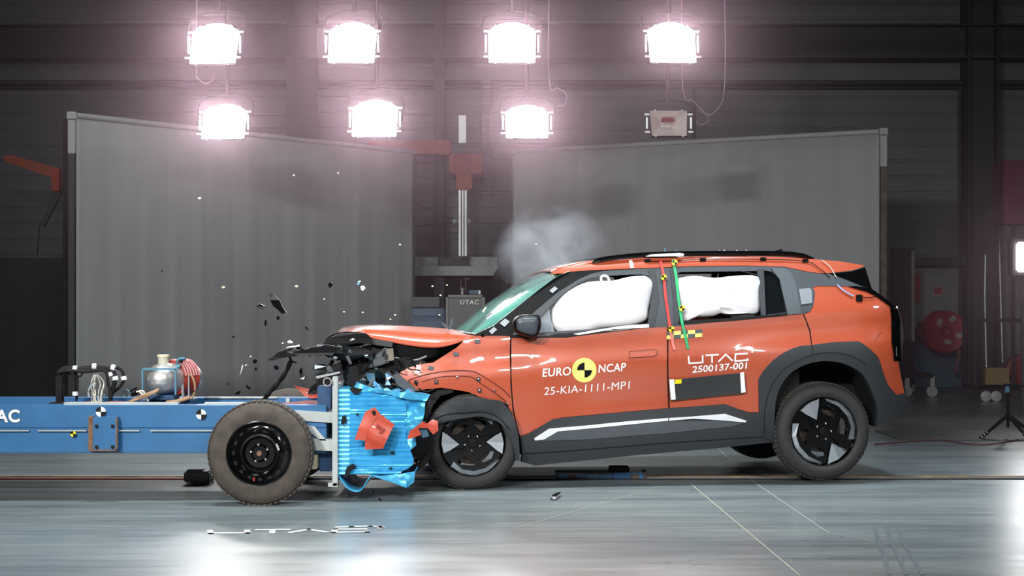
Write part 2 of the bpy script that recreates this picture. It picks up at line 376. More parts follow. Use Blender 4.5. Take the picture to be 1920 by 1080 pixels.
# ------------------------------------------------------------------ floodlights
EMIT = mat('lit_lamp_glass', (255, 255, 255), .4, emit=(255, 250, 250), es=14)
HOUS = mat('lamp_housing', (46, 44, 48), .5); REFL = mat('unlit_reflector', (200, 190, 185), .3, .3)
def floodlight(px, py, wpx, hpx, lit, label, tilt, D=17.0, skew=0):
    c = W(px, py, D); wd = wpx*D/F; h = hpx*D/F
    r = thing('floodlight', label, 'floodlight', c, 0, 'floodlights hanging in two rows above the screens' if lit else None)
    M = Matrix.Translation(c) @ Matrix.Rotation(skew, 4, 'Z') @ Matrix.Rotation(tilt, 4, 'X')
    def loc(x, y, z): return M @ Vector((x, y, z))
    # lamp glass; lit ones get an arched top in the shape of their bloom
    b = BM(); pts = [(-wd/2, -h/2), (wd/2, -h/2), (wd/2*1.04, h*.34)]
    if lit:
        for k in range(1, 12):
            t = k/12; pts.append((wd/2*1.04-wd*1.04*t, h*.34+h*.26*math.sin(PI*t)**.8))
    pts.append((-wd/2*1.04, h*.34)) if lit else None
    if not lit: pts = [(-wd/2*.93, -h/2), (wd/2*.93, -h/2), (wd/2, h/2), (-wd/2, h/2)]
    if lit: poly_solid(b, [loc(x, 0, z) for x, z in pts], (0, .03, 0)); finish('lamp_glass', b, EMIT, r, False)
    else:
        q = [loc(x, 0, z) for x, z in pts]; i = [loc(x*.28-.02, .13, z*.2+h*.18) for x, z in pts]
        vs = [b.verts.new(p) for p in q]; vi = [b.verts.new(p) for p in i]
        for k in range(4): b.faces.new((vs[k], vs[(k+1) % 4], vi[(k+1) % 4], vi[k]))
        b.faces.new(vi); finish('reflector', b, REFL, r, False)
        b = BM(); box(b, loc(0, .1, h*.3), (wd*.34, .05, .035)); finish('lamp_tube', b, DRED, r, False)
    b = BM(); lathe(b, [(wd*.70, .035), (wd*.66, .07), (wd*.42, .19), (wd*.22, .26), (.001, .27)], M @ Matrix.Diagonal((1, 1, h/wd, 1)) @ Matrix.Rotation(PI/4, 4, 'Y'), 4); finish('housing', b, HOUS, r)
    for s in (-1, 1):
        for z in (-.36, .34): finish('clip', box(BM(), loc(s*(wd/2+.03), -.005, h*z), (.055, .03, .02), None, .004), CLOTHW, r)
        for z in (.47, -.55): finish('knob', cyl(BM(), loc(s*wd*.36, -.01, h*z), loc(s*wd*.36, -.03, h*z), .009, n=8), CLOTHW, r)
    for s in (-1, 1):
        b = BM(); box(b, loc(s*(wd/2+.035), 0, 0), (.018, .05, h*.42), None, .004); finish('bracket_arm', b, SILVER, r)
    b = BM(); tube(b, [loc(-wd/2-.05, .02, 0), loc(-wd/2-.05, .02, h*.75), loc(0, .02, h*.95), loc(wd/2+.05, .02, h*.75), loc(wd/2+.05, .02, 0)], .008, smooth=3); cyl(b, loc(0, .02, h*.9), (c.x, D+.1, ZC), .02); finish('yoke', b, HOUS, r)
    if lit:
        l = area('lamp_light', loc(0, -.06, 0), loc(0, -3, -1.9), wd*.9, h*.85, 36, (1, .97, .97), 2.4); l.parent = r; l.matrix_parent_inverse = WM[r.name].inverted()
    return r
fl = [(402, 84, 86, 78, 'upper row, leftmost lit floodlight above the left grey screen'), (660, 82, 86, 78, 'upper row, second lit floodlight from the left, above the right half of left screen'),
      (960, 82, 86, 78, 'upper row, lit floodlight above the hanging cable chain and windscreen'), (1260, 82, 86, 78, 'upper row, rightmost lit floodlight, directly above the unlit lamp')]
for i, f in enumerate(fl): floodlight(f[0], f[1], f[2], f[3], True, f[4], math.radians(-22), 17.0, math.radians((-6, -3, 0, 5)[i]))
fl = [(420, 230, 80, 66, 'lower row, leftmost lit floodlight over the left screen top bar'), (703, 224, 82, 70, 'lower row, lit floodlight near the right end of the left screen'), (988, 230, 78, 62, 'lower row, lit floodlight at the left end of the right screen')]
for i, f in enumerate(fl): floodlight(f[0], f[1], f[2], f[3], True, f[4], math.radians(-22), 17.3, math.radians((-5, -3, 0)[i]))
floodlight(1254, 231, 70, 52, False, 'unlit floodlight showing its pyramid reflector, above the right screen', math.radians(-20), 17.3)
CAB = mat('pale_lamp_cable', (150, 135, 145), .6)
for pts, lab in (([(1278, -30), (1280, 165), (1300, 190), (1325, 215), (1327, 228), (1312, 234), (1305, 226)], 'thin pale cable looping beside the unlit floodlight'), ([(1358, -30), (1360, 100), (1358, 165), (1354, 190), (1340, 210), (1325, 215), (1310, 205)], 'thin pale cable hanging in a wide bow right of the unlit floodlight'),
                 ([(1030, -30), (1028, 100), (1032, 165), (1045, 165), (1062, 178), (1058, 196), (1046, 198)], 'pale cable loop hanging right of the cable chain'), ([(369, -30), (368, 130), (370, 145), (384, 156), (399, 150), (401, 138)], 'pale cable loop under the upper leftmost floodlight')):
    b = BM(); tube(b, [W(x, y, 17.6) for x, y in pts], .006, 6); tag(finish('lamp_cable', b, CAB), lab, 'cable')
# truss carrying the lamps, above the frame
b = BM()
for z in (5.2, 5.7):
    for y in (17.5, 17.9): cyl(b, (-5, y, z), (5, y, z), .03, n=10)
for i in range(20):
    x = -5+i*.5; cyl(b, (x, 17.5, 5.2), (x+.5, 17.5, 5.7), .015, n=6); cyl(b, (x, 17.9, 5.7), (x+.5, 17.9, 5.2), .015, n=6)
tag(finish('lamp_truss', b, STEEL), 'steel lattice truss above the floodlights', 'truss')
# lit lamp at the right edge of the frame
r = thing('stand_light', 'bright work light on a stand cut by the right edge of the photo', 'work light', W(1920, 480, 19)*Vector((1, 1, 0)) if False else (W(1926, 480, 19).x, 19, 0))
b = BM(); c = W(1924, 482, 19); box(b, c, (.22, .05, .34), None, .02); finish('lamp_glass', b, EMIT, r)
l = area('work_lamp_light', c+Vector((0, -.06, 0)), c+Vector((-.6, -3, -1.2)), .2, .3, 9, (1, .97, 1), 2.4); l.parent = r; l.matrix_parent_inverse = WM[r.name].inverted()
b = BM(); box(b, c+Vector((0, .1, 0)), (.34, .16, .46), None, .02); finish('housing', b, HOUS, r)
b = BM(); cyl(b, (c.x, 19.12, 0.02), (c.x, 19.12, c.z), .025); finish('stand', b, COLM, r)

# ------------------------------------------------------------------ equipment between the screens
r = thing('jib_crane', 'orange jib crane arm with silver hoist mast between the two screens', 'crane', (W(868, 0, 24).x, 24, W(0, 480, 24).z))
b = BM(); wbox(b, 842, 288, 905, 326, 23.9, 1.07, .02); wbox(b, 855, 320, 885, 356, 23.95, .2, .02); finish('crane_head', b, CRANE, r)
b = BM(); wbox(b, 690, 263, 845, 289, 23.95, .2, .02); finish('crane_arm', b, CRANE, r)
b = BM(); wbox(b, 860, 356, 875, 480, 24, .1, .004); wbox(b, 860, 216, 874, 268, 24.05, .08, .004)
m_ = finish('mast', b, mat('silver_profile', (170, 172, 170), .4, .5), r)
b = BM(); wbox(b, 864, 356, 866, 480, 23.985, .02); wbox(b, 869, 356, 871, 480, 23.985, .02); finish('mast_slot', b, COLM, m_, False)
for x in (852, 879):
    b = BM(); sph(b, W(x, 415, 23.95), .035); cyl(b, W(x, 415, 24.02), W(868, 415, 24.02), .012); finish('clamp_knob', b, LGREY, r)
b = BM(); tube(b, [W(778, 380, 24.1), W(860, 416, 24.1)], .012, smooth=0); tube(b, [W(778, 424, 24.1), W(860, 416, 24.1)], .012, smooth=0); finish('stay_rod', b, COLM, r)
r = thing('cable_chain', 'dark ladder-like cable chain hanging beside the orange crane head', 'cable chain', W(912, 366, 24.7))
b = BM()
for x0, y0, x1, y1 in ((902, 150, 906, 368), (920, 150, 922, 368)): box2(b, W(x0, y0, 24.72), W(x0+3, y1, 24.72)+Vector((0, .06, 0)))
finish('side_plate', b, COLM, r, False)
b = BM()
for k in range(27): box2(b, W(905, 152+k*8, 24.72), W(921, 156+k*8, 24.72)+Vector((0, .04, 0)))
finish('chain_link', b, mat('grey_chain_link', (88, 86, 92), .5), r, False)
r = thing('steel_beam', 'pale horizontal steel beam between the two screens above the dark gap', 'beam', (W(850, 0, 24.4).x, 24.4, W(0, 517, 24.4).z))
b = BM(); wbox(b, 740, 499, 1010, 517, 24.3, .3, .01); finish('lower_flange', b, mat('pale_beam_paint', (150, 155, 156), .6, var=.15), r)
b = BM(); wbox(b, 740, 482, 822, 499, 24.4, .2, .005); wbox(b, 881, 482, 932, 499, 24.4, .2, .005); finish('web_plate', b, mat('stained_beam_paint', (148, 152, 150), .7, var=.3, scale=10), r)
b = BM(); wbox(b, 824, 484, 880, 499, 24.38, .2, .005); finish('cover_plate', b, mat('grey_cover', (72, 74, 72), .7), r)
b = BM(); wbox(b, 740, 517, 1010, 735, 24.75, .2); tag(finish('dark_opening_panel', b, BLACKM, smooth=False), 'black panel filling the gap under the pale steel beam', 'panel')
r = thing('large_tyre', 'big black tyre standing half hidden behind the right screen edge', 'tyre', (W(985, 0, 23.5).x, 23.5, 0))
c = W(987, 545, 23.5); b = BM(); lathe(b, [(.28, .0), (.45, -.06), (.52, .0), (.52, .25), (.3, .25)], Matrix.Translation(c), 48); finish('tyre', b, mat('old_black_rubber', (24, 24, 25), .8), r)
b = BM(); cyl(b, c+Vector((0, .05, 0)), c+Vector((0, .2, 0)), .29); finish('hub', b, BLACKM, r)
b = BM(); box2(b, (c.x-.35, c.y-.05, 0), (c.x+.35, c.y+.3, c.z-.48)); finish('stand', b, BLACKM, r, False)
r = thing('equipment_box', 'grey metal box with pale four-letter marking behind the hood between the screens', 'box', (W(872, 0, 21).x, 21.2, 0))
a = W(836, 553, 21); c = W(909, 0, 21); b = BM(); box2(b, (a.x, 21, 0.02), (c.x, 21.5, a.z), .01); finish('cabinet', b, mat('grey_box_paint', (96, 98, 94), .6), r)
b = BM(); 
for q in ((a.x, a.x+.03, 0.02, a.z), (c.x-.03, c.x, 0.02, a.z)): box2(b, (q[0], 20.98, q[2]), (q[1], 21.0, q[3]))
box2(b, (a.x, 20.98, a.z-.03), (c.x, 21, a.z)); finish('edge_strip', b, mat('light_box_edge', (118, 120, 112), .6), r, False)
b = BM(); text_on(b, 'UTAC', lambda u, v: W(863+u*35, 571-v*9, 20.975), .02, 1.15); finish('lettering', b, CLOTHW, r, False)
r = thing('blue_toolbox', 'small blue box lying on top of the grey lettered box', 'box', (W(890, 0, 21.2).x, 21.2, a.z))
b = BM(); wbox(b, 879, 544, 897, 552, 21.1, .25, .01); finish('lid', b, mat('muted_blue', (66, 92, 112), .6), r)
b = BM(); wbox(b, 897, 544, 901, 552, 21.12, .2, .005); finish('latch', b, STEEL, r)
r = thing('valve_fitting', 'small metal valve with upright rods on the grey box', 'valve', (W(867, 0, 21.2).x, 21.2, a.z))
b = BM(); cyl(b, W(867, 552, 21.2), W(867, 545, 21.2), .025); sph(b, W(867, 543, 21.2), .03); finish('valve_body', b, STEEL, r)
b = BM(); cyl(b, W(864, 545, 21.2), W(864, 524, 21.2), .005); cyl(b, W(874, 549, 21.2), W(873, 523, 21.2), .005); cyl(b, W(871, 523, 21.2), W(880, 523, 21.2), .008); finish('rod', b, RUST, r)
r = thing('blue_cabinet', 'low blue grey cabinet with drawer lines left of the grey lettered box', 'cabinet', (W(805, 0, 21.6).x, 21.6, 0))
a = W(770, 578, 21.6); c = W(834, 0, 21.6); b = BM(); box2(b, (a.x, 21.6, .02), (c.x, 22.0, a.z), .01); finish('body', b, mat('blue_grey_paint', (70, 86, 104), .6), r)
for k in range(3):
    b = BM(); box2(b, (a.x+.04, 21.585, a.z-.1-k*.16), (c.x-.02, 21.6, a.z-.03-k*.16+.02)); finish('drawer', b, mat('blue_grey_paint_light', (82, 100, 120), .6), r, False)
b = BM(); wbox(b, 770, 557, 824, 576, 21.65, .3, .005); tag(finish('grey_crate', b, mat('crate_grey', (84, 88, 88), .7)), 'flat grey crate on the blue cabinet beside the left screen', 'crate')

# ------------------------------------------------------------------ right background
HR = W(1773, 622, 24.4)
r = thing('hose_reel', 'red round fire hose reel on the pale and blue wall panel', 'hose reel', (HR.x, 24.6, HR.z))
b = BM(); lathe(b, [(.001, -.02), (.06, -.03), (.08, .0), (.27, .01), (.31, -.01), (.315, .01), (.29, .03), (.29, .25), (.315, .27), (.3, .29), (.001, .29)], Matrix.Translation(HR), 48); finish('drum', b, RED, r)
for k, (x, y) in enumerate(((1762, 604), (1786, 598), (1798, 629), (1777, 641))):
    b = BM(); box(b, W(x, y, 24.38), (.07, .012, .1), Matrix.Rotation(.4+k*.5, 4, 'Y')); finish('sticker', b, mat('dull_paper', (170, 160, 155), .7), r, False)
b = BM(); tube(b, [W(1800, 655, 24.45), W(1797, 672, 24.4), W(1793, 690, 24.4)], .022); sph(b, W(1792, 695, 24.4), .04); finish('nozzle', b, mat('grey_red', (120, 70, 70), .5), r)
b = BM(); wbox(b, 1722, 606, 1752, 640, 24.5, .45, .08); cyl(b, HR+Vector((0, .1, 0)), HR+Vector((0, .54, 0)), .05); finish('bracket', b, DRED, r)
b = BM(); wbox(b, 1716, 513, 1726, 566, 24.7, .15, .02); tag(finish('wall_extinguisher_box', b, RED), 'narrow red box on the wall left of the safety sign', 'box')
r = thing('safety_sign', 'small red fire safety sign with pale border above the hose reel', 'sign', W(1759, 558, 24.88))
b = BM(); wbox(b, 1750, 537, 1768, 556, 24.88, .015); finish('sign_board', b, mat('sign_paper', (150, 130, 130), .7), r, False)
b = BM(); wbox(b, 1752, 539, 1766, 551, 24.872, .008); finish('sign_panel', b, RED, r, False)
# open door frame beside the screen
r = thing('open_door', 'tall narrow dark door with pale edge beside the right screen post', 'door', (W(1690, 0, 23).x, 23, 0))
a = W(1672, 468, 23); c = W(1713, 700, 23)
b = BM(); box2(b, (a.x, 23.02, .05), (c.x, 23.06, a.z)); finish('leaf', b, mat('dark_door', (52, 46, 48), .7), r, False)
b = BM(); box2(b, (c.x-.035, 22.98, .05), (c.x+.01, 23.1, a.z)); finish('door_edge', b, mat('pale_door_edge', (120, 116, 108), .7), r, False)
b = BM(); box2(b, (a.x, 22.98, a.z-.02), (c.x, 23.1, a.z+.02)); finish('top_rail', b, COLM, r, False)
b = BM(); wbox(b, 1655, 640, 1716, 700, 22.4, .5, .01); wbox(b, 1650, 700, 1750, 708, 22.4, .5, .01)
r = finish('equipment_dolly', b, BLACKM); tag(r, 'dark low dolly with pale castor wheels behind the car rear', 'dolly')
for x in (1700, 1747):
    b = BM(); c = W(x, 735, 22.5); zc = .075; lathe(b, [(.001, -.02), (.05, -.02), (.075, -.015), (.075, .015), (.001, .02)], Matrix.Translation((c.x, 22.5, zc)), 24); box2(b, (c.x-.03, 22.46, .09), (c.x+.03, 22.54, W(0, 706, 22.4).z)); finish('castor', b, mat('pale_castor', (150, 150, 150), .4), r)
# cage trolley at the right edge
r = thing('cage_trolley', 'tall dark wheeled cage trolley with yellowish box at the right edge', 'trolley', (W(1880, 0, 21.5).x, 21.6, 0))
b = BM()
zt = W(0, 388, 21.5).z
for x in (1835, 1900, 1960):
    for y in (21.5, 22.2): q = W(x, 0, 21.5).x; box2(b, (q-.02, y-.02, .2), (q+.02, y+.02, zt if x > 1850 else W(0, 600, 21.5).z))
for py in (600, 735, 742): z = W(0, py, 21.5).z; box2(b, (W(1835, 0, 21.5).x, 21.48, max(.2, z)-.03), (W(1960, 0, 21.5).x, 21.53, max(.2, z)+.02))
z = W(0, 740, 21.5).z; box2(b, (W(1835, 0, 21.5).x, 21.5, .14), (W(1960, 0, 21.5).x, 22.2, .2))
finish('frame', b, BLACKM, r, False)
for x in (1853, 1872, 1935):
    b = BM(); c = W(x, 0, 21.4); lathe(b, [(.001, -.02), (.05, -.02), (.07, -.01), (.07, .015), (.001, .02)], Matrix.Translation((c.x, 21.5, .07)), 24); finish('castor', b, mat('pale_castor', (150, 150, 150), .4), r)
b = BM(); wbox(b, 1882, 300, 1935, 420, 21.45, .5, .01); finish('side_board', b, mat('dim_red_panel', (92, 36, 44), .7), r, False)
b = BM(); c = W(1846, 720, 21.6); box2(b, (c.x, 21.55, .2), (W(1890, 0, 21.6).x, 21.9, W(0, 690, 21.6).z)); tag(finish('cardboard_box', b, mat('dim_cardboard', (120, 98, 60), .8), smooth=False), 'brownish cardboard box on the cage trolley shelf', 'box')
b = BM(); c = W(1912, 655, 21.8); lathe(b, [(.001, -.02), (.12, -.03), (.2, 0), (.2, .12), (.001, .12)], Matrix.Translation((c.x, 21.7, .41)), 32); tag(finish('cable_reel', b, DRED), 'dark red round cable reel on the cage trolley at the edge', 'cable reel')
b = BM(); tube(b, [W(1848, 478, 24.3), W(1847, 560, 24.3), W(1850, 700, 24.3)], .02); tube(b, [W(1872, 400, 24.2), W(1876, 540, 24.2), W(1880, 680, 24.2)], .018); tag(finish('wall_pipe', b, STEEL), 'thin steel pipes running down the dark column', 'pipe')
# tripod
def tripod(px, pyb, pyt, D, label):
    c = gp(px, pyb); D = c.y; top = W(px, pyt, D)
    r = thing('tripod', label, 'tripod', (c.x, c.y, 0)); ap = W(px+2, 778, D); ap.x = c.x
    b = BM(); cyl(b, ap-Vector((0, 0, .12)), (c.x, D, top.z), .014); finish('centre_column', b, BLACKM, r)
    for k, a in enumerate((PI*1.08, -.25, -1.1)):
        f = Vector((c.x+.30*math.cos(a), D+.30*math.sin(a)*.9, 0))
        b = BM(); cyl(b, f, ap, .013, .02); l = finish('leg', b, BLACKM, r)
        b = BM()
        for t in (.05, .14, .23): p = f.lerp(ap, t); q = f.lerp(ap, t+.035); cyl(b, p, q, .022)
        finish('leg_clamp', b, STEEL, l)
    b = BM(); box(b, (c.x, D, top.z+.03), (.08, .08, .05), None, .01); cyl(b, (c.x+.03, D, top.z+.03), (c.x+.16, D, top.z+.03), .01); finish('head', b, BLACKM, r)
    b = BM(); box(b, (c.x-.02, D-.04, top.z), (.04, .02, .06), None, .005); finish('quick_release', b, TEAL, r)
tripod(1890, 822, 730, 16, 'small black tripod with spread legs on the floor at right')
b = BM(); tube(b, [gp(1640, 835)+Vector((0, 0, .01)), gp(1700, 830)+Vector((0, 0, .01)), gp(1760, 827)+Vector((0, 0, .01)), gp(1840, 836)+Vector((0, 0, .01)), gp(1910, 826)+Vector((0, 0, .01))], .006); tag(finish('floor_cable', b, mat('dim_red_cable', (110, 60, 58), .6)), 'thin reddish cable lying on the floor behind the rear bumper', 'cable')
b = BM(); poly_solid(b, [gp(x, y) for x, y in ((1640, 808), (1860, 808), (1935, 822), (1935, 826), (1690, 826))], (0, 0, .006)); tag(finish('floor_grating', b, mat('speckled_grating', (70, 76, 78), .6, .3, var=.8, scale=60), smooth=False), 'speckled metal floor plate behind the rear of the car', 'floor plate')

# ------------------------------------------------------------------ left background
r = thing('wall_crane', 'orange swing arm with dark strut fixed at the far left', 'crane', (W(105, 0, 22).x, 22, W(0, 360, 22).z))
b = BM(); poly_solid(b, [W(x, y, 22) for x, y in ((5, 293), (18, 290), (112, 316), (108, 336), (88, 330), (10, 303))], (0, .12, 0)); finish('arm', b, CRANE, r, False)
b = BM(); wbox(b, 96, 316, 110, 358, 21.95, .2, .01); finish('pivot', b, mat('orange_pivot', (165, 60, 28), .6), r)
b = BM(); poly_solid(b, [W(x, y, 22.1) for x, y in ((112, 345), (120, 352), (82, 425), (73, 422))], (0, .08, 0)); finish('strut', b, COLM, r, False)
b = BM(); tube(b, [W(74, 424, 22.1), W(70, 478, 22.1)], .008); finish('cable', b, BLACKM, r)
b = BM(); a = W(-60, 484, 19.5); c = W(124, 0, 19.5); box2(b, (a.x, 19.5, .01), (c.x, 19.9, a.z)); tag(finish('dark_partition', b, DARKF, smooth=False), 'dark partition block at the far left beside the left screen', 'partition')
b = BM(); a = W(118, 0, 19.2); c = W(136, 0, 19.2); box2(b, (a.x, 19.2, .0), (c.x, 19.35, W(0, 222, 19.2).z)); tag(finish('dark_post', b, BLACKM, smooth=False), 'tall dark post against the left edge of the left screen', 'post')

# ================================================================== IMPACT TROLLEY
TR = thing('impact_trolley', 'long blue steel test trolley with crushed blue barrier face hitting the car', 'trolley', (-2.6, 11.6, 0))
XF = W(618, 0, 11.2).x      # front end of the chassis beams
def beam(y0, y1, D, lab):
    b = BM(); z0 = W(0, y0, D).z; z1 = W(0, y1, D).z
    h = (z0-z1)/2
    box2(b, (-7.5, D, z1+h+.008), (XF, D+.16, z0), .006); box2(b, (-7.5, D+.01, z1), (XF, D+.16, z1+h-.004), .006)
    box2(b, (-7.5, D+.012, z1+h-.01), (XF, D+.15, z1+h+.012))
    return finish(lab, b, BLUE, TR)
beam(760, 850, 11.0, 'chassis_beam')
beam(746, 830, 11.9, 'chassis_beam')
for (xa, xb) in ((-7.5, W(55, 0, 11).x), (W(72, 0, 11).x, W(163, 0, 11).x), (W(220, 0, 11).x, W(262, 0, 11).x), (W(283, 0, 11).x, W(400, 0, 11).x)):
    b = BM(); z = W(0, 807.5, 10.99).z; box2(b, (xa, 10.985, z-.004), (xb, 11.0, z+.003)); finish('edge_highlight', b, LGREY, TR, False)  # pale strips painting the white highlight along the beam gap
b = BM()
for x0, x1 in ((115, 330), (380, 470)): box2(b, (W(x0, 0, 11).x, 11.06, W(0, 760, 11).z), (W(x1, 0, 11).x, 11.12, W(0, 756, 11).z))
finish('side_rail', b, LGREY, TR, False)
b = BM(); box2(b, (-7.5, 11.16, .38), (XF, 11.9, .5)); finish('deck', b, BLUED, TR, False)
b = BM(); a = W(120, 757, 11.3); box2(b, (W(125, 0, 11.3).x, 11.2, .6), (W(185, 0, 11.3).x, 11.32, .625)); finish('deck_plate', b, TEAL, TR, False)
b = BM(); wbox(b, 165, 782, 220, 845, 10.93, .07, .006); p = finish('bracket_plate', b, BLUE, TR)
b = BM(); wbox(b, 165, 781, 174, 846, 10.925, .08, .004); wbox(b, 217, 783, 220, 845, 10.925, .02); wbox(b, 172, 843, 220, 846, 10.925, .02); finish('rusty_edge', b, RUST, p)
b = BM()
for x in (181, 211):
    for y in (799, 838): cyl(b, W(x, y, 10.915), W(x, y, 10.93), .012, n=10)
finish('bolt', b, BLACKM, p)
def quad_target(cx, cy, r, D, parent, light, name='target_marker', mapper=None, y_off=.004):
    mp = mapper or (lambda x, y: W(x, y, D))
    b = BM(); pts = [mp(cx+r*math.cos(2*PI*k/40), cy-r*math.sin(2*PI*k/40)) for k in range(40)]; b.faces.new([b.verts.new(p) for p in pts])
    o = finish(name, b, light, parent, False, local=mapper is not None)
    return o
def quadrants(cx, cy, r, D, parent, mapper=None, flip=False, inner=1.0):
    mp = mapper or (lambda x, y: W(x, y, D)); b = BM()
    for q in ((1, 3) if not flip else (0, 2)):
        pts = [mp(cx, cy)]+[mp(cx+r*inner*math.cos(PI/2*(q+k/8)), cy-r*inner*math.sin(PI/2*(q+k/8))) for k in range(9)]
        b.faces.new([b.verts.new(p) for p in pts])
    return finish('black_quadrant', b, BLACK, parent, False, local=mapper is not None)
for cx, cy, r, m_ in ((189, 772, 9.5, WHITE), (377, 777, 9.5, WHITE), (137, 813.5, 5.5, YELB)):
    t = quad_target(cx, cy, r, 10.985, TR, m_); quadrants(cx, cy, r, 10.98, t, flip=m_ is WHITE and False)
b = BM(); text_on(b, 'UTAC', lambda u, v: W(-50+u*87, 792-v*24, 10.985), .03, 1.1); finish('lettering', b, WHITE, TR, False)
# head plate and mounts
b = BM(); box2(b, W(623, 706, 10.92), W(633, 912, 10.92)+Vector((0, .08, 0)), .004); box2(b, W(615, 906, 10.92), W(633, 913, 10.92)+Vector((0, .08, 0))); finish('mount_plate', b, LGREY, TR)
b = BM(); box2(b, (W(624, 0, 11).x, 10.98, W(0, 905, 11).z), (W(632, 0, 11).x, 12.0, W(0, 722, 11).z)); finish('back_plate', b, LGREY, TR)
b = BM(); poly_solid(b, [W(x, y, 10.9) for x, y in ((592, 706), (636, 697), (637, 700), (594, 710))], (0, .06, 0)); finish('top_bar', b, BARW, TR, False)
b = BM(); lathe(b, [(.022, -.01), (.03, -.01), (.03, .01), (.022, .01), (.022, -.01)], Matrix.Translation(W(614, 716, 10.9)), 24); finish('lifting_ring', b, STEEL, TR)
for q in (((534, 768), (625, 774), (625, 793), (534, 787)), ((578, 822), (625, 824), (625, 846), (584, 844)), ((560, 793), (590, 800), (612, 826), (600, 826), (570, 800))):
    b = BM(); poly_solid(b, [W(x, y, 10.98) for x, y in q], (0, .08, 0)); finish('mount_arm', b, LGREY, TR, False)
b = BM(); wbox(b, 595, 724, 620, 770, 11.05, .12, .005); wbox(b, 598, 846, 622, 884, 11.1, .4, .005); wbox(b, 590, 775, 622, 860, 11.2, .5, .005); finish('crash_box', b, BLUED, TR)
b = BM(); wbox(b, 582, 853, 594, 880, 10.98, .1, .004); finish('spacer_block', b, CREAM, TR)
# deck clutter: cables
b = BM()
for k in range(9):
    x0 = random.uniform(130, 200); x1 = x0+random.uniform(60, 130); y = 757+random.uniform(0, 4); D = random.uniform(11.2, 11.8)
    finish('deck_cable', tube(BM(), [W(x0, 757, D), W((x0+x1)/2, 757+random.uniform(-4, 2), D), W(x1, 757, D)], .006, 6), WIRE, TR)
for k in range(6):
    x0 = 500+k*8; D = 11.25+k*.08
    finish('deck_cable', tube(BM(), [W(x0, 759, D), W(x0+40, 757-k, D), W(620, 758, D)], .005, 6), WIRE, TR)
b.free()
b = BM(); wbox(b, 384, 744, 520, 747, 11.88, .03); wbox(b, 536, 747, 543, 755, 11.87, .03); finish('beam_lip', b, LGREY, TR, False)
def tread_pat(M, R, ya, yb, n=84):
    b = BM()
    for k in range(n):
        a = 2*PI*k/n
        for j, (p, q) in enumerate(((ya, ya+.022), (ya+.028, ya+.07), (ya+.076, yb-.03), (yb-.022, yb))):
            c = M @ Vector((R*math.cos(a+j*.02), (p+q)/2, R*math.sin(a+j*.02)))
            rot = M.to_3x3().to_4x4() @ Matrix.Rotation(-(a+j*.02), 4, 'Y')
            box(b, c, (.008, q-p, 2*PI*R/n*.72), rot)
    return b
# wheels
def steel_wheel(cx, cz, y, name='wheel'):
    M = Matrix.Translation((cx, y, cz)); R = cz
    t = []
    prof = [(.205, .02), (.212, -.004), (.235, -.012), (.27, -.012), (.300, .0), (.322, .018), (.333, .035), (.338, .06), (.338, .075), (.333, .078), (.333, .086), (.338, .088), (.338, .12), (.333, .123), (.333, .131), (.338, .134), (.335, .17), (.31, .195), (.21, .2)]
    b = BM(); lathe(b, prof, M, 72); ty = finish(name, b, RUBBERD, TR)
    b = tread_pat(M, .337, .025, .165, 60); finish('tread', b, mat('dusty_tread', (72, 68, 62), .85), ty, False)
    b = BM(); lathe(b, [(.212, .0), (.214, -.006), (.205, -.008), (.198, .0), (.19, .03), (.186, .05), (.155, .045), (.125, .02), (.112, .022), (.095, .05), (.06, .05), (.045, .03), (.001, .03)], M, 64); rim = finish('steel_rim', b, GLOSS, ty)
    b = BM()
    for k in range(16):
        a = 2*PI*k/16; c = Vector((.171*math.cos(a), .0, .171*math.sin(a))); c = M @ c; rr = Matrix.Translation(c+Vector((0, .044, 0))) @ Matrix.Rotation(-a, 4, 'Y') @ Matrix.Diagonal((1, 1, 1.35, 1))
        lathe(b, [(.001, -.004), (.0105, -.004), (.0115, .01)], rr, 14)
    finish('rim_hole', b, BLACKM, rim)
    b = BM(); lathe(b, [(.001, -.003), (.016, -.003), (.018, .02), (.02, .032)], M @ Matrix.Translation((0, .01, 0)), 20); finish('hub_cap', b, RUST, rim)
    for k in range(5):
        a = 2*PI*k/5+PI/2+.15; c = M @ Vector((.056*math.cos(a), .028, .056*math.sin(a)))
        b = BM(); cyl(b, c, c+Vector((0, .03, 0)), .010, n=6); sph(b, c, .009); finish('wheel_bolt', b, CHROME, rim)
    b = BM(); lathe(b, [(.165, .03), (.118, .027), (.118, .024)], M, 64) ; b.free()
    b = BM(); text_on(b, 'NW', lambda u, v: M @ Vector(((.118+v*.016)*math.cos(.5-u*.35), .017, (.118+v*.016)*math.sin(.5-u*.35))), .0); finish('chalk_mark', b, WHITE, rim, False)
    b = BM(); box(b, M @ Vector((-.033, -.0, -.165)), (.012, .004, .022)); finish('paint_mark', b, RED, rim, False)
    return ty
RW = .337
steel_wheel(W(485.5, 0, 10.7).x, RW, 10.7)
def dupw(o, dy, parent):
    c = o.copy(); C.objects.link(c); c.parent = parent; c.location = (o.location[0], o.location[1]+dy, o.location[2]); return c
w0 = [c for c in TR.children if c.name.startswith('wheel')][0]
dupw(w0, 1.45, TR)
b = BM(); cyl(b, (W(485.5, 0, 10.7).x, 10.85, RW), (W(485.5, 0, 10.7).x, 12.2, RW), .04); finish('axle', b, STEEL, TR)
b = BM(); wbox(b, 344, 884, 392, 905, 11.9, .25, .01); wbox(b, 360, 902, 392, 914, 11.9, .2, .01); wbox(b, 350, 880, 380, 886, 11.92, .1, .005)
g = finish('rail_guide', b, mat('dark_guide', (40, 42, 46), .5, .3), TR)
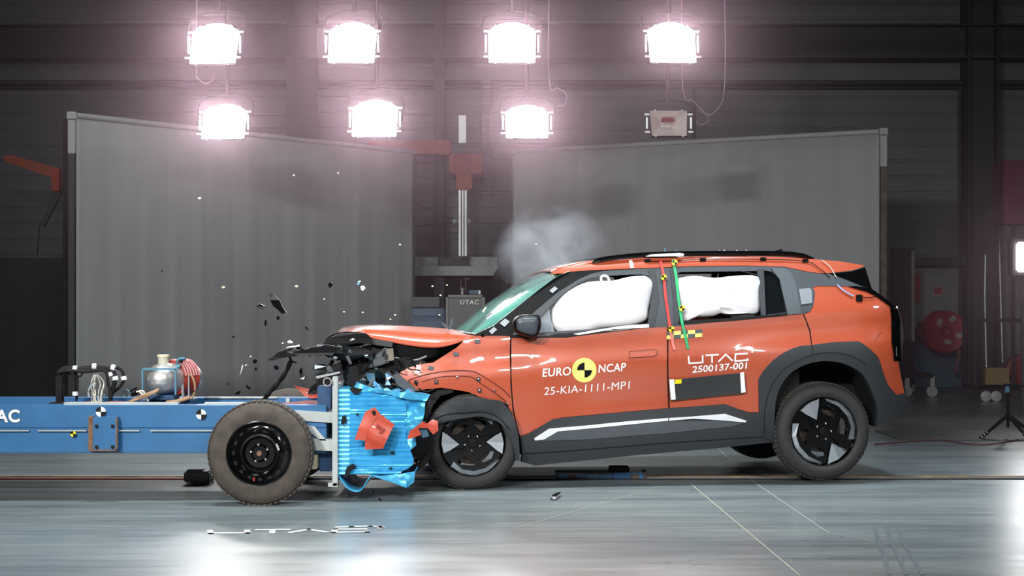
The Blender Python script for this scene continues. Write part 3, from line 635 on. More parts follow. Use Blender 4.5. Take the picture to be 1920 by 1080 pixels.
# barrier face : crushed aluminium honeycomb
def barr_panel(pts, D, mt, name, corr=.007, crumple=0, thick=.02, step=.006, per=.0305, stepx=.05):
    P = [W(x, y, D) for x, y in pts]; P2 = [Vector((p.x, p.z)) for p in P]
    tris = tessellate_polygon([[Vector((p.x, p.y, 0)) for p in P2]]); b = BM(); vs = [b.verts.new((p.x, 0, p.y)) for p in P2]
    for t in tris:
        try: b.faces.new([vs[i] for i in t])
        except ValueError: pass
    slice_grid(b, stepx, step)
    for v in b.verts:
        x, z = v.co.x, v.co.z
        n = noise.noise(Vector((x*9, z*9, D)))*crumple + noise.noise(Vector((x*25, z*25, D)))*crumple*.5
        v.co.y = D + corr*math.sin(z*2*PI/per+noise.noise(Vector((x*3, z*5, 1)))*1.2) + n
    g = bmesh.ops.extrude_face_region(b, geom=b.faces[:]); vv = [e for e in g['geom'] if isinstance(e, bmesh.types.BMVert)]
    bmesh.ops.translate(b, vec=(0, thick, 0), verts=vv)
    return finish(name, b, mt, BF)
def slice_grid(b, sx, sz):
    for ax, st in ((0, sx), (2, sz)):
        if not st: continue
        lo = min(v.co[ax] for v in b.verts); hi = max(v.co[ax] for v in b.verts); k = math.floor(lo/st)+1
        while k*st < hi:
            co = [0, 0, 0]; co[ax] = k*st; no = [0, 0, 0]; no[ax] = 1
            bmesh.ops.bisect_plane(b, geom=b.verts[:]+b.edges[:]+b.faces[:], plane_co=co, plane_no=no, dist=1e-6); k += 1
BF = TR
barr_panel([(633, 728), (656, 729), (656, 889), (633, 890)], 10.97, BARR, 'barrier_face_side', .002, .0)
barr_panel([(655, 729), (700, 733), (761, 741), (762, 775), (760, 800), (764, 830), (776, 862), (772, 874), (746, 889), (655, 889)], 10.96, BARR, 'barrier_face', .008, .004)
barr_panel([(760, 742), (798, 744), (796, 775), (790, 800), (778, 815), (780, 835), (768, 845), (758, 800)], 10.97, BARR, 'crumpled_barrier_edge', .002, .05, step=.02, stepx=.02)
barr_panel([(668, 716), (700, 728), (740, 735), (790, 736), (806, 740), (800, 752), (762, 748), (735, 741), (690, 732), (664, 726)], 10.93, BARR, 'torn_top_flange', .0, .03, step=.02, stepx=.02)
b = BM(); A = W(633, 730, 10.97); B2 = W(770, 742, 10.97); rows = []
for j in range(24):
    y = 10.98+j*.045; rows.append([Vector((A.x+(B2.x-A.x)*i/30, y, A.z-(A.z-B2.z)*i/30+noise.noise(Vector((i*.4, y*6, 3)))*.05*min(1, i/8))) for i in range(31)])
loft(b, rows); finish('barrier_top', b, BARR, BF)
b = BM(); box2(b, (A.x, 11.05, W(0, 888, 11).z), (B2.x-.03, 12.0, A.z-.06)); finish('honeycomb_core', b, BLUED, BF, False)
b = BM(); rows = []
for j in range(8):
    y = 10.96+j*.1; rows.append([W(x, yy, 10.96)+Vector((0, j*.1, 0)) for x, yy in [tuple(p[:2]) for p in catmull([(633, 890, 0), (640, 903, 0), (655, 919, 0), (676, 921, 0), (692, 898, 0), (702, 893, 0), (730, 902, 0), (760, 914, 0), (770, 908, 0), (778, 886, 0)], 5)]])
loft(b, rows); fl = finish('lower_flap', b, BARR, BF); sm = fl.modifiers.new('s', 'SOLIDIFY'); sm.thickness = .008
barr_panel([(700, 893), (745, 889), (778, 884), (776, 905), (762, 914), (735, 905)], 10.955, BARR, 'bent_lower_lip', 0, .03, step=.02, stepx=.02)
for pts in (((641, 781), (648, 779), (650, 790), (643, 794), (647, 797), (639, 795)), ((645, 893), (650, 876), (662, 869), (668, 876), (655, 885), (650, 897)), ((655, 730), (672, 715), (690, 722), (672, 738), (662, 738)), ((668, 775), (673, 776), (672, 780), (668, 779)), ((730, 848), (740, 846), (737, 852)), ((728, 878), (735, 876), (733, 881))):
    b = BM(); wpoly(b, pts, 10.935, .012); tag(finish('black_plastic_shard', b, BLACK, smooth=False), 'small black plastic scrap lying against the blue barrier face', 'debris', 'black scraps on the barrier face')
# orange fragments
def Z3(x, y): return (580+x/3.177, 600+y/3.177)
def shard_panel(pts, D, m, name, parent=None, bend=.03, thick=.006):
    P = [W(x, y, D) for x, y in pts]; b = BM(); c = sum((p for p in P), Vector())/len(P)
    vs = [b.verts.new((p.x, 0, p.z)) for p in P]
    for t in tessellate_polygon([[Vector((p.x, p.z, 0)) for p in P]]):
        try: b.faces.new([vs[i] for i in t])
        except ValueError: pass
    slice_grid(b, .03, .03)
    for v in b.verts: v.co.y = D-bend*(1-((v.co.x-c.x)**2+(v.co.z-c.z)**2)*20)+noise.noise(Vector((v.co.x*8, v.co.z*8, D)))*bend
    g = bmesh.ops.extrude_face_region(b, geom=b.faces[:]); bmesh.ops.translate(b, vec=(0, thick, 0), verts=[e for e in g['geom'] if isinstance(e, bmesh.types.BMVert)])
    return finish(name, b, m, parent)
D = 10.86
r = thing('bumper_fragment', 'angular orange bumper fragment stuck to the front of the blue barrier', 'car fragment', W(705, 843, D))
shard_panel([Z3(*p) for p in ((270, 715), (300, 630), (335, 545), (390, 518), (425, 560), (385, 600), (350, 680), (335, 720), (300, 712))], D, ORANGE2, 'left_face', r, .02)
shard_panel([Z3(*p) for p in ((425, 560), (510, 620), (490, 655), (440, 765), (330, 770), (338, 715), (360, 655), (390, 600))], D, ORANGE2, 'right_face', r, .035)
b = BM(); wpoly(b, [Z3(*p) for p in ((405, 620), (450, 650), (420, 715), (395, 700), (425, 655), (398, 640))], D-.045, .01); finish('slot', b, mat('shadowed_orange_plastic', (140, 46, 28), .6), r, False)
b = BM(); wpoly(b, [Z3(*p) for p in ((370, 545), (390, 538), (396, 560), (380, 568))], D-.03, .01); finish('clip', b, BLACK, r, False)
r = thing('torn_bumper_fragment', 'torn orange bumper end wedged between the barrier and the front wheel', 'car fragment', W(800, 800, 11.0))
shard_panel([Z3(*p) for p in ((585, 710), (600, 660), (680, 600), (700, 615), (735, 590), (768, 600), (770, 655), (740, 680), (705, 640), (650, 640), (668, 680), (620, 700))], 10.93, ORANGE2, 'torn_skin', r, .05)
shard_panel([Z3(*p) for p in ((640, 640), (700, 640), (715, 690), (680, 700), (650, 680))], 10.95, mat('blue_grey_scrap', (50, 80, 100), .5), 'torn_liner', r, .04)
# cable loom
r = thing('cable_loom', 'arched bundle of black cables with white tape bands on the trolley deck', 'cable loom', W(160, 757, 11.4))
b = BM(); D = 11.4
tube(b, [W(*p, D) for p in ((112, 750), (113, 720), (112, 700), (120, 692), (140, 692), (165, 693), (185, 690), (205, 692), (215, 705), (213, 725), (207, 745), (208, 756))], .017)
tube(b, [W(*p, D+.05) for p in ((108, 700), (125, 691), (150, 690), (178, 687), (205, 690), (222, 690), (231, 700), (231, 715), (222, 728), (210, 738), (206, 755))], .011)
tube(b, [W(*p, D-.04) for p in ((109, 698), (130, 695), (160, 697), (190, 694), (200, 700), (203, 720), (209, 745))], .011)
tube(b, [W(*p, D+.02) for p in ((140, 697), (145, 707), (145, 735), (143, 752))], .009)
tube(b, [W(*p, D) for p in ((120, 697), (148, 706), (155, 698))], .006)
finish('cable_bundle', b, BLACKM, r)
for x, y, a in ((141, 691, 0), (177, 687, 0), (212, 689, .3), (216, 709, 1.4), (232, 709, 1.4), (206, 702, 1.2), (141, 738, 1.57)):
    b = BM(); c = W(x, y, D-.02); d = Vector((math.cos(a), 0, -math.sin(a)))*.013; cyl(b, c-d, c+d, .02, n=12); finish('tape_band', b, CLOTHW, r)
b = BM()
for k in range(3): wbox(b, 104+k*5, 705+k*8, 112+k*3, 758, 11.38+k*.03, .04, .004)
box(b, W(112, 757, 11.4), (.12, .1, .02)); finish('connector_post', b, BLACK, r)
b = BM()
for k in range(7): tube(b, [W(177+k, 702, D), W(170+k*4+random.uniform(-6, 6), 718+random.uniform(-4, 4), D+.01*k), W(168+k*4+random.uniform(-6, 6), 735, D), W(172+k*3, 754, D)], .004, 6)
finish('loose_wires', b, WIREP, r)
b = BM(); tube(b, [W(167, 745, D-.05), W(166, 733, D-.05), W(172, 722, D-.05), W(180, 720, D-.05)], .007, 6); finish('clear_hose', b, mat('clear_hose', (150, 158, 160), .3), r)
# tank
TC = W(299, 711, 11.35)
r = thing('pressure_tank', 'round dished aluminium tank with cream filler cap on the trolley', 'tank', (TC.x, 11.5, TC.z-.13))
b = BM(); R_ = .108; M = Matrix.Translation(TC) @ Matrix.Rotation(math.radians(-32), 4, 'Z'); lathe(b, [(.001, -.09), (.03, -.085), (.06, -.07), (.085, -.045), (.102, -.015), (.108, .02), (.108, .1), (.108, .3), (.09, .33), (.001, .34)], M, 48); finish('tank_body', b, TANK, r)
b = BM(); cyl(b, W(306, 684, 11.42), W(306, 668, 11.42), .036); finish('filler_neck', b, mat('grey_cream', (180, 178, 160), .5), r); b = BM(); cyl(b, W(306, 669, 11.42), W(306, 665, 11.42), .042); finish('filler_cap', b, CREAM, r)
b = BM(); M2 = M @ Matrix.Translation((.0, .13, 0)); lathe(b, [(.11, .0), (.122, .0), (.122, .14), (.11, .14)], M2, 40); finish('drum_band', b, mat('red_orange_band', (165, 60, 44), .5), r)
b = BM()
for k in range(6): tube(b, [M2 @ Vector(((.128)*math.cos(a), .0+k*.026, .128*math.sin(a))) for a in [PI*.05+PI*.7*j/8 for j in range(9)]], .007, 6)
finish('hose_coil', b, mat('striped_hose', (170, 110, 110), .5), r)
b = BM()
for x in (267, 329): box2(b, W(x-1.5, 692, 11.25), W(x+1.5, 740, 11.25)+Vector((0, .02, 0)))
box2(b, W(267, 690, 11.25), W(333, 694, 11.25)+Vector((0, .02, 0))); finish('strap_frame', b, TEAL, r, False)
b = BM(); wbox(b, 276, 741, 326, 750, 11.3, .2, .005); wbox(b, 262, 750, 356, 759, 11.35, .3, .005); finish('cradle', b, BLUED, r)
b = BM(); tube(b, [W(298, 730, 11.22), W(278, 738, 11.2), W(258, 746, 11.2), W(240, 755, 11.25)], .009); tube(b, [W(296, 733, 11.2), W(272, 744, 11.2), W(246, 753, 11.2), W(243, 757, 11.25)], .008); tube(b, [W(356, 745, 11.3), W(335, 752, 11.3), W(312, 755, 11.3)], .014)
tube(b, [W(356, 700, 11.4), W(364, 715, 11.4), W(365, 735, 11.4), W(358, 748, 11.4)], .007); finish('brown_hose', b, BROWNH, r)
b = BM(); tube(b, [W(332, 685, 11.4), W(334, 674, 11.4), W(347, 672, 11.4)], .009); cyl(b, W(330, 688, 11.4), W(338, 686, 11.4), .014); finish('valve', b, TEAL, r); b = BM(); tube(b, [W(338, 680, 11.42), W(342, 673, 11.42), W(348, 673, 11.42)], .013); finish('elbow', b, BLACKM, r)
b = BM(); cyl(b, W(260, 731, 11.3), W(246, 738, 11.3), .025); finish('gauge', b, BLACK, r)
b = BM(); tube(b, [W(262, 735, 11.25), W(272, 744, 11.25), W(278, 752, 11.25)], .007); tube(b, [W(256, 735, 11.25), W(268, 733, 11.25), W(272, 742, 11.25)], .006); finish('white_hose', b, WIREP, r)
b = BM(); box2(b, (W(346, 0, 11.5).x, 11.4, W(0, 704, 11.5).z-.19), (W(350, 0, 11.5).x, 11.42, W(0, 704, 11.5).z)); box2(b, (W(358, 0, 11.5).x, 11.4, W(0, 704, 11.5).z-.19), (W(360, 0, 11.5).x, 11.42, W(0, 704, 11.5).z)); finish('support_rod', b, STEEL, r, False)
for x in (190, 237):
    b = BM(); lathe(b, [(.022, -.005), (.028, -.005), (.028, .005), (.022, .005), (.022, -.005)], Matrix.Translation(W(x, 745 if x == 190 else 738, 11.55)), 20); o = finish('lifting_ring', b, TEAL, TR)

# tow cart on the rail under the car
DC = YR-.06
r = thing('tow_cart', 'small blue tow cart with rollers on the floor rail under the car', 'tow cart', (W(1128, 0, DC).x, DC, 0))
b = BM(); wbox(b, 1045, 888, 1150, 901, DC, .22, .004); wbox(b, 1147, 886, 1210, 899, DC, .22, .004); wbox(b, 1154, 896, 1166, 906, DC-.005, .1); finish('cart_body', b, BLUE, r)
for q in ((1047.5, 886, 1150, 889, DC), (1042, 886, 1047, 905, DC-.01), (1206, 885, 1213, 901, DC-.01)): finish('frame_strip', wbox(BM(), *q, .2), mat('dark_cart_steel', (62, 60, 54), .5, .3), r, False)
b = BM()
for k in range(9): cyl(b, W(1100+(k % 5)*4.5, 892+(k//5)*6, DC-.012), W(1100+(k % 5)*4.5, 892+(k//5)*6, DC), .006, n=8)
for k in range(14): cyl(b, W(1056+k*3, 890, DC-.006), W(1056+k*3, 890, DC), .003, n=6)
finish('bolt', b, STEEL, r)
for x in (1073, 1190):
    b = BM(); c = W(x, 0, DC); lathe(b, [(.001, -.02), (.03, -.02), (.045, 0), (.045, .02), (.001, .03)], Matrix.Translation((c.x, DC+.03, .012)) @ Matrix.Rotation(PI/2, 4, 'X'), 24); finish('roller', b, RUST, r)
b = BM(); wbox(b, 1143, 876, 1180, 886, DC+.02, .15, .005); finish('hook_block', b, BLACKM, r)

# ================================================================== THE CAR
YAW = math.radians(7); OX, OY = W(1548, 0, 11.9).x, 11.9
CAR = thing('crash_test_car', 'orange compact SUV with crushed front, test lettering and black and silver wheels', 'car', (OX, OY, 0), YAW)
CM = WM[CAR.name]; ud = Vector((math.cos(YAW), math.sin(YAW))); vd = Vector((-math.sin(YAW), math.cos(YAW))); O2 = Vector((OX, OY)); CW = 1.82
def cp(px, py, v=0.0):
    dx = (px-960)/F; dz = (HY-py)/F; t = (O2.dot(vd)+v)/(dx*vd.x+vd.y)
    p = Vector((t*dx, t))-O2; return Vector((p.dot(ud), v, HC+t*dz))
PZ = [.30, .42, .55, .70, .85, .98, 1.02, 1.07, 1.12, 1.19, 1.26, 1.45, 1.62, 1.70, 1.78]
PV = [.09, .05, .03, .020, .006, -.004, -.002, .005, .010, .013, .028, .125, .215, .262, .36]
def vs_(x, z):
    zc = z-.07*x
    if zc <= PZ[0]: v = PV[0]
    elif zc >= PZ[-1]: v = PV[-1]
    else:
        i = max(k for k in range(len(PZ)) if PZ[k] <= zc); i = min(i, len(PZ)-2)
        t = (zc-PZ[i])/(PZ[i+1]-PZ[i]); m0 = (PV[i+1]-PV[max(0, i-1)])/(PZ[i+1]-PZ[max(0, i-1)]); m1 = (PV[min(i+2, len(PV)-1)]-PV[i])/(PZ[min(i+2, len(PV)-1)]-PZ[i]); h = PZ[i+1]-PZ[i]
        v = (2*t**3-3*t*t+1)*PV[i]+(t**3-2*t*t+t)*h*m0+(-2*t**3+3*t*t)*PV[i+1]+(t**3-t*t)*h*m1
    sh = math.exp(-((zc-.72)/.33)**4)
    v -= .045*math.exp(-(x/.62)**4)*sh
    v -= .03*math.exp(-((x+2.5)/.55)**4)*sh
    mid = math.exp(-((x+1.35)/.62)**4)*math.exp(-((zc-.72)/.16)**2)*.022; v += mid
    if x > .25: v += .34*(x-.25)**2/.45*1.1
    if x < -2.75: v += .25*(x+2.75)**2
    return v+.03
def cps(px, py, off=0):
    v = 0
    for _ in range(5):
        p = cp(px, py, v+off); v = vs_(p.x, p.z)
    return cp(px, py, v+off)
def panel(name, pts, m, holes=(), thick=.025, off=0, grid=.045, mirror=True, parent=None, crumple=0, label=None):
    loops = [[cps(x, y, off) for x, y in L] for L in [pts, *holes]]
    flat = [p for L in loops for p in L]
    b = BM(); vs = [b.verts.new((p.x, 0, p.z)) for p in flat]
    for t in tessellate_polygon([[Vector((p.x, p.z, 0)) for p in L] for L in loops]):
        try: b.faces.new([vs[i] for i in t])
        except ValueError: pass
    slice_grid(b, grid, grid)
    for v in b.verts:
        v.co.y = vs_(v.co.x, v.co.z)+off
        if crumple: v.co.y += crumple*noise.noise(Vector((v.co.x*7, v.co.z*7, 2)))
    g = bmesh.ops.extrude_face_region(b, geom=b.faces[:]); bmesh.ops.translate(b, vec=(0, thick, 0), verts=[e for e in g['geom'] if isinstance(e, bmesh.types.BMVert)])
    bmesh.ops.remove_doubles(b, verts=b.verts[:], dist=1e-5)
    if mirror:
        b2 = b.copy()
    o = finish(name, b, m, parent or CAR, True, True)
    if label: o['label'] = label
    if mirror:
        for v in b2.verts: v.co.y = CW-v.co.y
        bmesh.ops.reverse_faces(b2, faces=b2.faces[:]); finish(name, b2, m, parent or CAR, True, True)
    return o
def cpoly(name, pts, v, thick, m, parent=None, smooth=False):
    return finish(name, poly_solid(BM(), [cp(x, y, v) for x, y in pts], (0, thick, 0)), m, parent or CAR, smooth, True)
def S(pts, n=4): return [(p.x, p.y) for p in catmull([(x, y, 0) for x, y in pts], n)]
# --- orange panels
panel('roof_side', [(1030, 514), (1062, 500), (1110, 491), (1180, 485), (1250, 483), (1350, 482), (1460, 482), (1525, 486), (1575, 490), (1622, 498), (1606, 505), (1590, 508), (1556, 512), (1535, 512), (1512, 509), (1490, 504), (1470, 500), (1400, 498), (1300, 499), (1200, 503), (1100, 507), (1060, 512)], ORANGE, grid=.06)
fd = S([(958, 632), (958, 680), (959, 720), (963, 770), (974, 818)], 3)
panel('front_door', [(1252, 613)]+[(1251, 680), (1252, 720), (1254, 765)]+[(1150, 774), (1052, 783), (1034, 787), (990, 813), (976, 818)]+fd[::-1][1:]+[(1060, 633), (1150, 622), (1217, 614)], ORANGE)
panel('rear_door', [(1254, 613), (1380, 600), (1477, 589), (1505, 588)]+S([(1507, 592), (1518, 620), (1521, 648)], 3)+S([(1500, 650), (1473, 660), (1450, 676), (1432, 696), (1423, 712)], 3)+[(1424, 773), (1404, 773), (1385, 767), (1360, 758), (1256, 765), (1254, 720), (1253, 680)], ORANGE)
panel('rear_quarter', S([(1507, 588), (1519, 584), (1525, 572), (1528, 548), (1523, 539), (1533, 536)], 3)+[(1603, 537), (1625, 545), (1640, 552), (1668, 573), (1672, 600), (1672, 640), (1677, 677), (1684, 677), (1689, 705), (1697, 737), (1680, 740), (1665, 722), (1656, 700), (1647, 671), (1632, 656), (1614, 643), (1603, 641), (1560, 643), (1523, 648), (1520, 620), (1509, 592)], ORANGE)
panel('front_fender', [(747, 700), (765, 690), (785, 683), (812, 680), (825, 672), (856, 652), (874, 635), (884, 629), (909, 628), (956, 630), (956, 680), (957, 720), (961, 770), (972, 818), (966, 795), (960, 775), (950, 757), (934, 750), (905, 748), (893, 741), (878, 735), (856, 731), (828, 727), (796, 730), (775, 733), (762, 715)], ORANGE, crumple=.005, grid=.03)
# fender creases (stamped lines)
b = BM()
for L_ in (((765, 713), (800, 702), (845, 695), (885, 696), (905, 705), (940, 728), (957, 745)), ((790, 716), (830, 706), (880, 706), (900, 718), (935, 742), (950, 755))):
    tube(b, [cps(x, y, -.004) for x, y in L_], .004, 6)
finish('fender_crease', b, mat('dark_orange_gap', (96, 36, 22), .6), CAR, True, True)
b = BM()
for x, y in ((780, 717), (818, 716), (897, 711), (899, 732)):
    c = cps(x, y, -.012); box(b, c, (.026, .012, .03), None, .004)
finish('mounting_clip', b, mat('dark_clip', (50, 45, 45), .5), CAR, True, True)
b = BM()
for x, y in ((780, 717), (818, 716), (897, 711), (899, 732), (857, 707), (927, 731), (951, 757)): sph(b, cps(x, y, -.02), .008)
finish('clip_head', b, CHROME, CAR, True, True)
# --- hood
def crow(pts, v, n=32, sp=True): return resample([cp(x, y, v) for x, y in (S(pts, 5) if sp else pts)], n)
lowe = [(655, 622), (684, 624), (698, 633), (756, 645), (813, 651), (848, 645), (880, 632)]
mid1 = [(642, 624), (672, 617), (706, 620), (760, 627), (815, 632), (850, 630), (886, 627)]
top = [(640, 625), (660, 614), (706, 611), (769, 612), (820, 615), (850, 618), (886, 627)]
rA = crow(lowe, .10); rB = crow(mid1, .16); rC = crow(top, .40)
rD = [Vector((p.x-.03, .9, p.z+.0)) for p in rC]; rE = [Vector((p.x, CW-.4, p.z-.01)) for p in rC]; rF = [Vector((p.x, CW-.14, p.z-.04)) for p in rC]
b = BM(); loft(b, [rA, rB, rC, rD, rE, rF]); bmesh.ops.subdivide_edges(b, edges=b.edges[:], cuts=1, use_grid_fill=True, smooth=.6)
for v in b.verts: v.co.z += .003*noise.noise(v.co*4)
h = finish('hood', b, ORANGE, CAR, True, True, 60); h['label'] = 'buckled orange hood'; sm = h.modifiers.new('s', 'SOLIDIFY'); sm.thickness = .012; sm.offset = -1
# black buckled hood lining
b = BM(); l1 = crow([(606, 644), (618, 630), (645, 622), (665, 622), (684, 624), (695, 633)], .06, 16); l2 = crow([(608, 646), (640, 648), (670, 650), (690, 643), (696, 640), (698, 636)], .12, 16); l3 = [p+Vector((0, .25, -.05)) for p in l1]
loft(b, [l2, l1, l3]); h2 = finish('hood_lining', b, BLACK, CAR, True, True); sm = h2.modifiers.new('s', 'SOLIDIFY'); sm.thickness = .01
cpoly('hood_beam', [(672, 636), (680, 634), (737, 641), (735, 651), (676, 643)], .05, .05, mat('worn_black_beam', (52, 54, 56), .5))
b = BM(); rr = [cp(x, y, .12) for x, y in ((737, 646), (760, 648), (813, 653), (848, 648), (876, 636))]; r2 = [cp(x, y, .2) for x, y in ((738, 672), (775, 678), (805, 672), (840, 660), (870, 645))]
loft(b, [resample(rr, 20), resample(r2, 20), [p+Vector((0, .5, 0)) for p in resample(r2, 20)]]); finish('hood_inner_panel', b, BLACKM, CAR, True, True)
b = BM(); tube(b, [cp(740, 671, .1), cp(775, 676, .1), cp(800, 668, .1)], .008, 6); finish('hood_strut', b, STEEL, CAR, True, True)
# --- grey surround, doors frames and windows
W1 = S([(1001, 624), (1006, 603), (1030, 575), (1060, 548), (1092, 527), (1120, 519), (1180, 515), (1212, 515)], 3)+[(1221, 522), (1222, 545), (1218, 606), (1130, 616)]
W2 = [(1272, 603), (1270, 560), (1269, 514), (1275, 510), (1420, 508), (1425, 530), (1428, 592), (1376, 597)]
W3 = [(1432, 507), (1446, 509), (1463, 523), (1469, 550), (1475, 586), (1433, 591)]
panel('window_frame', S([(958, 630), (970, 616), (1003, 583), (1045, 548), (1085, 523), (1110, 512)], 3)+[(1130, 508), (1200, 504), (1300, 500), (1400, 499), (1470, 501), (1490, 505), (1512, 510), (1535, 513), (1556, 513), (1590, 509), (1621, 500), (1634, 541), (1603, 537), (1533, 536), (1523, 539), (1528, 548), (1525, 572), (1519, 584), (1506, 588), (1477, 589), (1380, 600), (1252, 613), (1217, 614), (1150, 622), (1060, 633), (958, 632)], SURR, [W1, W2, W3], .03, -.004)
panel('door_frame', [(1215, 505), (1229, 505), (1236, 560), (1226, 613), (1214, 613), (1221, 560), (1221, 530)], CLAD, (), .02, -.012)
panel('door_frame', [(1256, 505), (1270, 505), (1273, 560), (1274, 606), (1263, 608), (1262, 560)], CLAD, (), .02, -.01)
panel('door_frame', [(1420, 505), (1432, 503), (1436, 590), (1428, 594)], CLAD, (), .02, -.012)
panel('rear_door_trim', [(1446, 503), (1470, 503), (1484, 512), (1492, 530), (1500, 575), (1504, 588), (1477, 590), (1468, 550), (1462, 524)], mat('mid_grey_trim', (78, 84, 88), .4), (), .02, -.014)
panel('belt_moulding', [(958, 628), (1000, 626), (1060, 625), (1150, 616), (1217, 608), (1217, 613), (1150, 621), (1060, 632), (958, 633)], BLACK, (), .02, -.012)
panel('belt_moulding', [(1272, 602), (1376, 596), (1477, 587), (1477, 591), (1376, 601), (1272, 608)], BLACK, (), .02, -.012)
panel('fuel_flap_tape', [(1498, 542), (1519, 540), (1522, 545), (1523, 568), (1503, 571)], mat('grey_tape_patch', (128, 134, 138), .4), (), .01, -.012, mirror=False)
panel('quarter_glass', W3, DGLASS, (), .006, .02)
panel('spoiler_wing', [(1556, 513), (1595, 509), (1622, 501), (1635, 542), (1616, 536), (1585, 523)], GLOSS, (), .02, -.008)
panel('tailgate_edge', [(1590, 537), (1604, 536), (1634, 541), (1650, 552), (1683, 578), (1676, 584), (1668, 574), (1640, 554), (1625, 547)], GLOSS, (), .02, -.008)
# front side glass wedge behind mirror (fixed pane) : pale translucent
panel('quarter_glass', [(1001, 624), (1006, 603), (1030, 577), (1033, 600), (1040, 623)], mat('hazy_side_glass', (150, 158, 165), .15, alpha=.45), (), .005, .02)
# --- A pillar, windscreen
panel('a_pillar', [(886, 629), (925, 611), (960, 583), (1000, 552), (1036, 524), (1062, 510), (1085, 508), (1112, 507), (1130, 508), (1110, 512), (1085, 523), (1045, 548), (1003, 583), (970, 616), (958, 630), (930, 629)], BLACK, (), .03, -.006)
for q in (((937, 606), (947, 597), (956, 603), (946, 613)), ((917, 621), (926, 613), (932, 618), (922, 627)), ((1030, 545), (1040, 537), (1046, 541), (1036, 550))):
    panel('silver_tape', list(q), mat('silver_tape', (170, 175, 180), .3, .4), (), .004, -.014, mirror=False)
n = 24
wa = crow([(904, 627), (930, 610), (965, 580), (1003, 549), (1040, 521), (1070, 509)], .14, n, False)
for i, p in enumerate(wa): wa[i] = Vector((p.x, .05+.2*i/(n-1), p.z))
wa = [cp(x, y, .05+.2*i/(n-1)) for i, (x, y) in enumerate([(904+(1070-904)*k/(n-1), 0) for k in range(n)])] if False else resample([cp(904, 627, .07), cp(930, 609, .1), cp(965, 580, .14), cp(1003, 549, .18), cp(1040, 521, .22), cp(1068, 508, .25)], n)
wb = resample([cp(884, 626, .22), cp(915, 600, .26), cp(950, 572, .3), cp(985, 545, .34), cp(1045, 511, .40)], n)
wc = resample([cp(868, 624, .5), cp(903, 593, .52), cp(940, 564, .55), cp(976, 539, .58), cp(1012, 519, .6), cp(1040, 509, .62)], n)
wd_ = [Vector((p.x-.03, .91, p.z+.005)) for p in wc]
full = [wa, wb, wc, wd_]+[[Vector((p.x, CW-p.y, p.z)) for p in R2] for R2 in (wc, wb, wa)]
b = BM(); loft(b, full); bmesh.ops.subdivide_edges(b, edges=b.edges[:], cuts=2, use_grid_fill=True, smooth=.8)
ws = finish('windscreen', b, GLASSW, CAR, True, True, 80); ws['label'] = 'green tinted cracked windscreen'
b = BM(); tube(b, [cp(864, 623, .45), cp(880, 627, .2), cp(906, 629, .05)], .012); finish('cowl_edge', b, BLACK, CAR, True, True)
# --- roof
def rrow(pts, v): return resample([cp(x, y, v) for x, y in pts], 30)
rt = [(1040, 510), (1062, 500), (1110, 491), (1180, 485), (1250, 483), (1350, 482), (1460, 482), (1525, 486), (1575, 490), (1622, 498)]
r0 = rrow(rt, .30); r1 = [Vector((p.x, .55, p.z+.012)) for p in r0]; r2 = [Vector((p.x, .91, p.z+.018)) for p in r0]; r3 = [Vector((p.x, CW-.55, p.z+.012)) for p in r0]; r4 = [Vector((p.x, CW-.30, p.z)) for p in r0]
b = BM(); loft(b, [r0, r1, r2, r3, r4]); o = finish('roof', b, ORANGE, CAR, True, True, 60); sm = o.modifiers.new('s', 'SOLIDIFY'); sm.thickness = .01
for mir in (0, 1):
    b = BM(); P = [cp(x, y, .30) for x, y in ((1110, 493), (1128, 487), (1165, 482), (1210, 478), (1260, 476), (1340, 475), (1420, 475), (1470, 476), (1500, 479), (1526, 485))]
    if mir: P = [Vector((p.x, CW-p.y, p.z)) for p in P]
    tube(b, P, lambda t: .019*min(1, .3+8*t, .3+8*(1-t))); finish('roof_rail', b, GLOSS, CAR, True, True)
b = BM(); poly_solid(b, [cp(x, y, .88) for x, y in ((1440, 476), (1450, 471), (1466, 466), (1468, 472), (1468, 477))], (0, .03, 0)); finish('aerial_fin', b, BLACK, CAR, False, True)
# roof sensor plate and masts
b = BM(); poly_solid(b, [cp(x, y, .262) for x, y in ((1212, 481), (1220, 477), (1275, 474), (1283, 476), (1281, 480))], (0, .6, 0)); sp = finish('roof_plate', b, WHITE, CAR, False, True)
b = BM(); cyl(b, cp(1247, 476, .4), cp(1247, 465, .4), .005, n=8); cyl(b, cp(1267, 475, .4), cp(1267, 469, .4), .004, n=8); finish('sensor_mast', b, TEAL, sp, True, True)
b = BM()
for x in (1350, 1358, 1382, 1400): cyl(b, cp(x, 477, .8), cp(x, 470, .8), .003, n=6); sph(b, cp(x, 470, .8), .007)
finish('roof_marker', b, CHROME, CAR, True, True)
for x, y in ((1214, 489), (1318, 487), (1431, 486), (1510, 489)):
    b = BM(); box(b, cps(x, y, -.008), (.045, .014, .026), Matrix.Rotation(.1, 4, 'X'), .003); finish('sensor_block', b, BLACK, CAR, True, True)
panel('white_tape', [(1179, 487), (1185, 487), (1189, 502), (1182, 503)], WHITE, (), .004, -.008, mirror=False)
b = BM(); tube(b, [cps(x, y, -.012) for x, y in ((1220, 490), (1265, 489), (1320, 486), (1430, 486), (1510, 490), (1536, 503), (1556, 520))], .003, 6); tube(b, [cps(x, y, -.012) for x, y in ((1610, 556), (1630, 558), (1650, 553))], .003, 6); finish('sensor_wire', b, BLACK, CAR, True, True)
b = BM(); tube(b, [cps(x, y, -.014) for x, y in ((1570, 534), (1582, 545), (1600, 555))], .006, 6); finish('blue_wire', b, mat('pale_blue_wire', (150, 170, 220), .5), CAR, True, True)
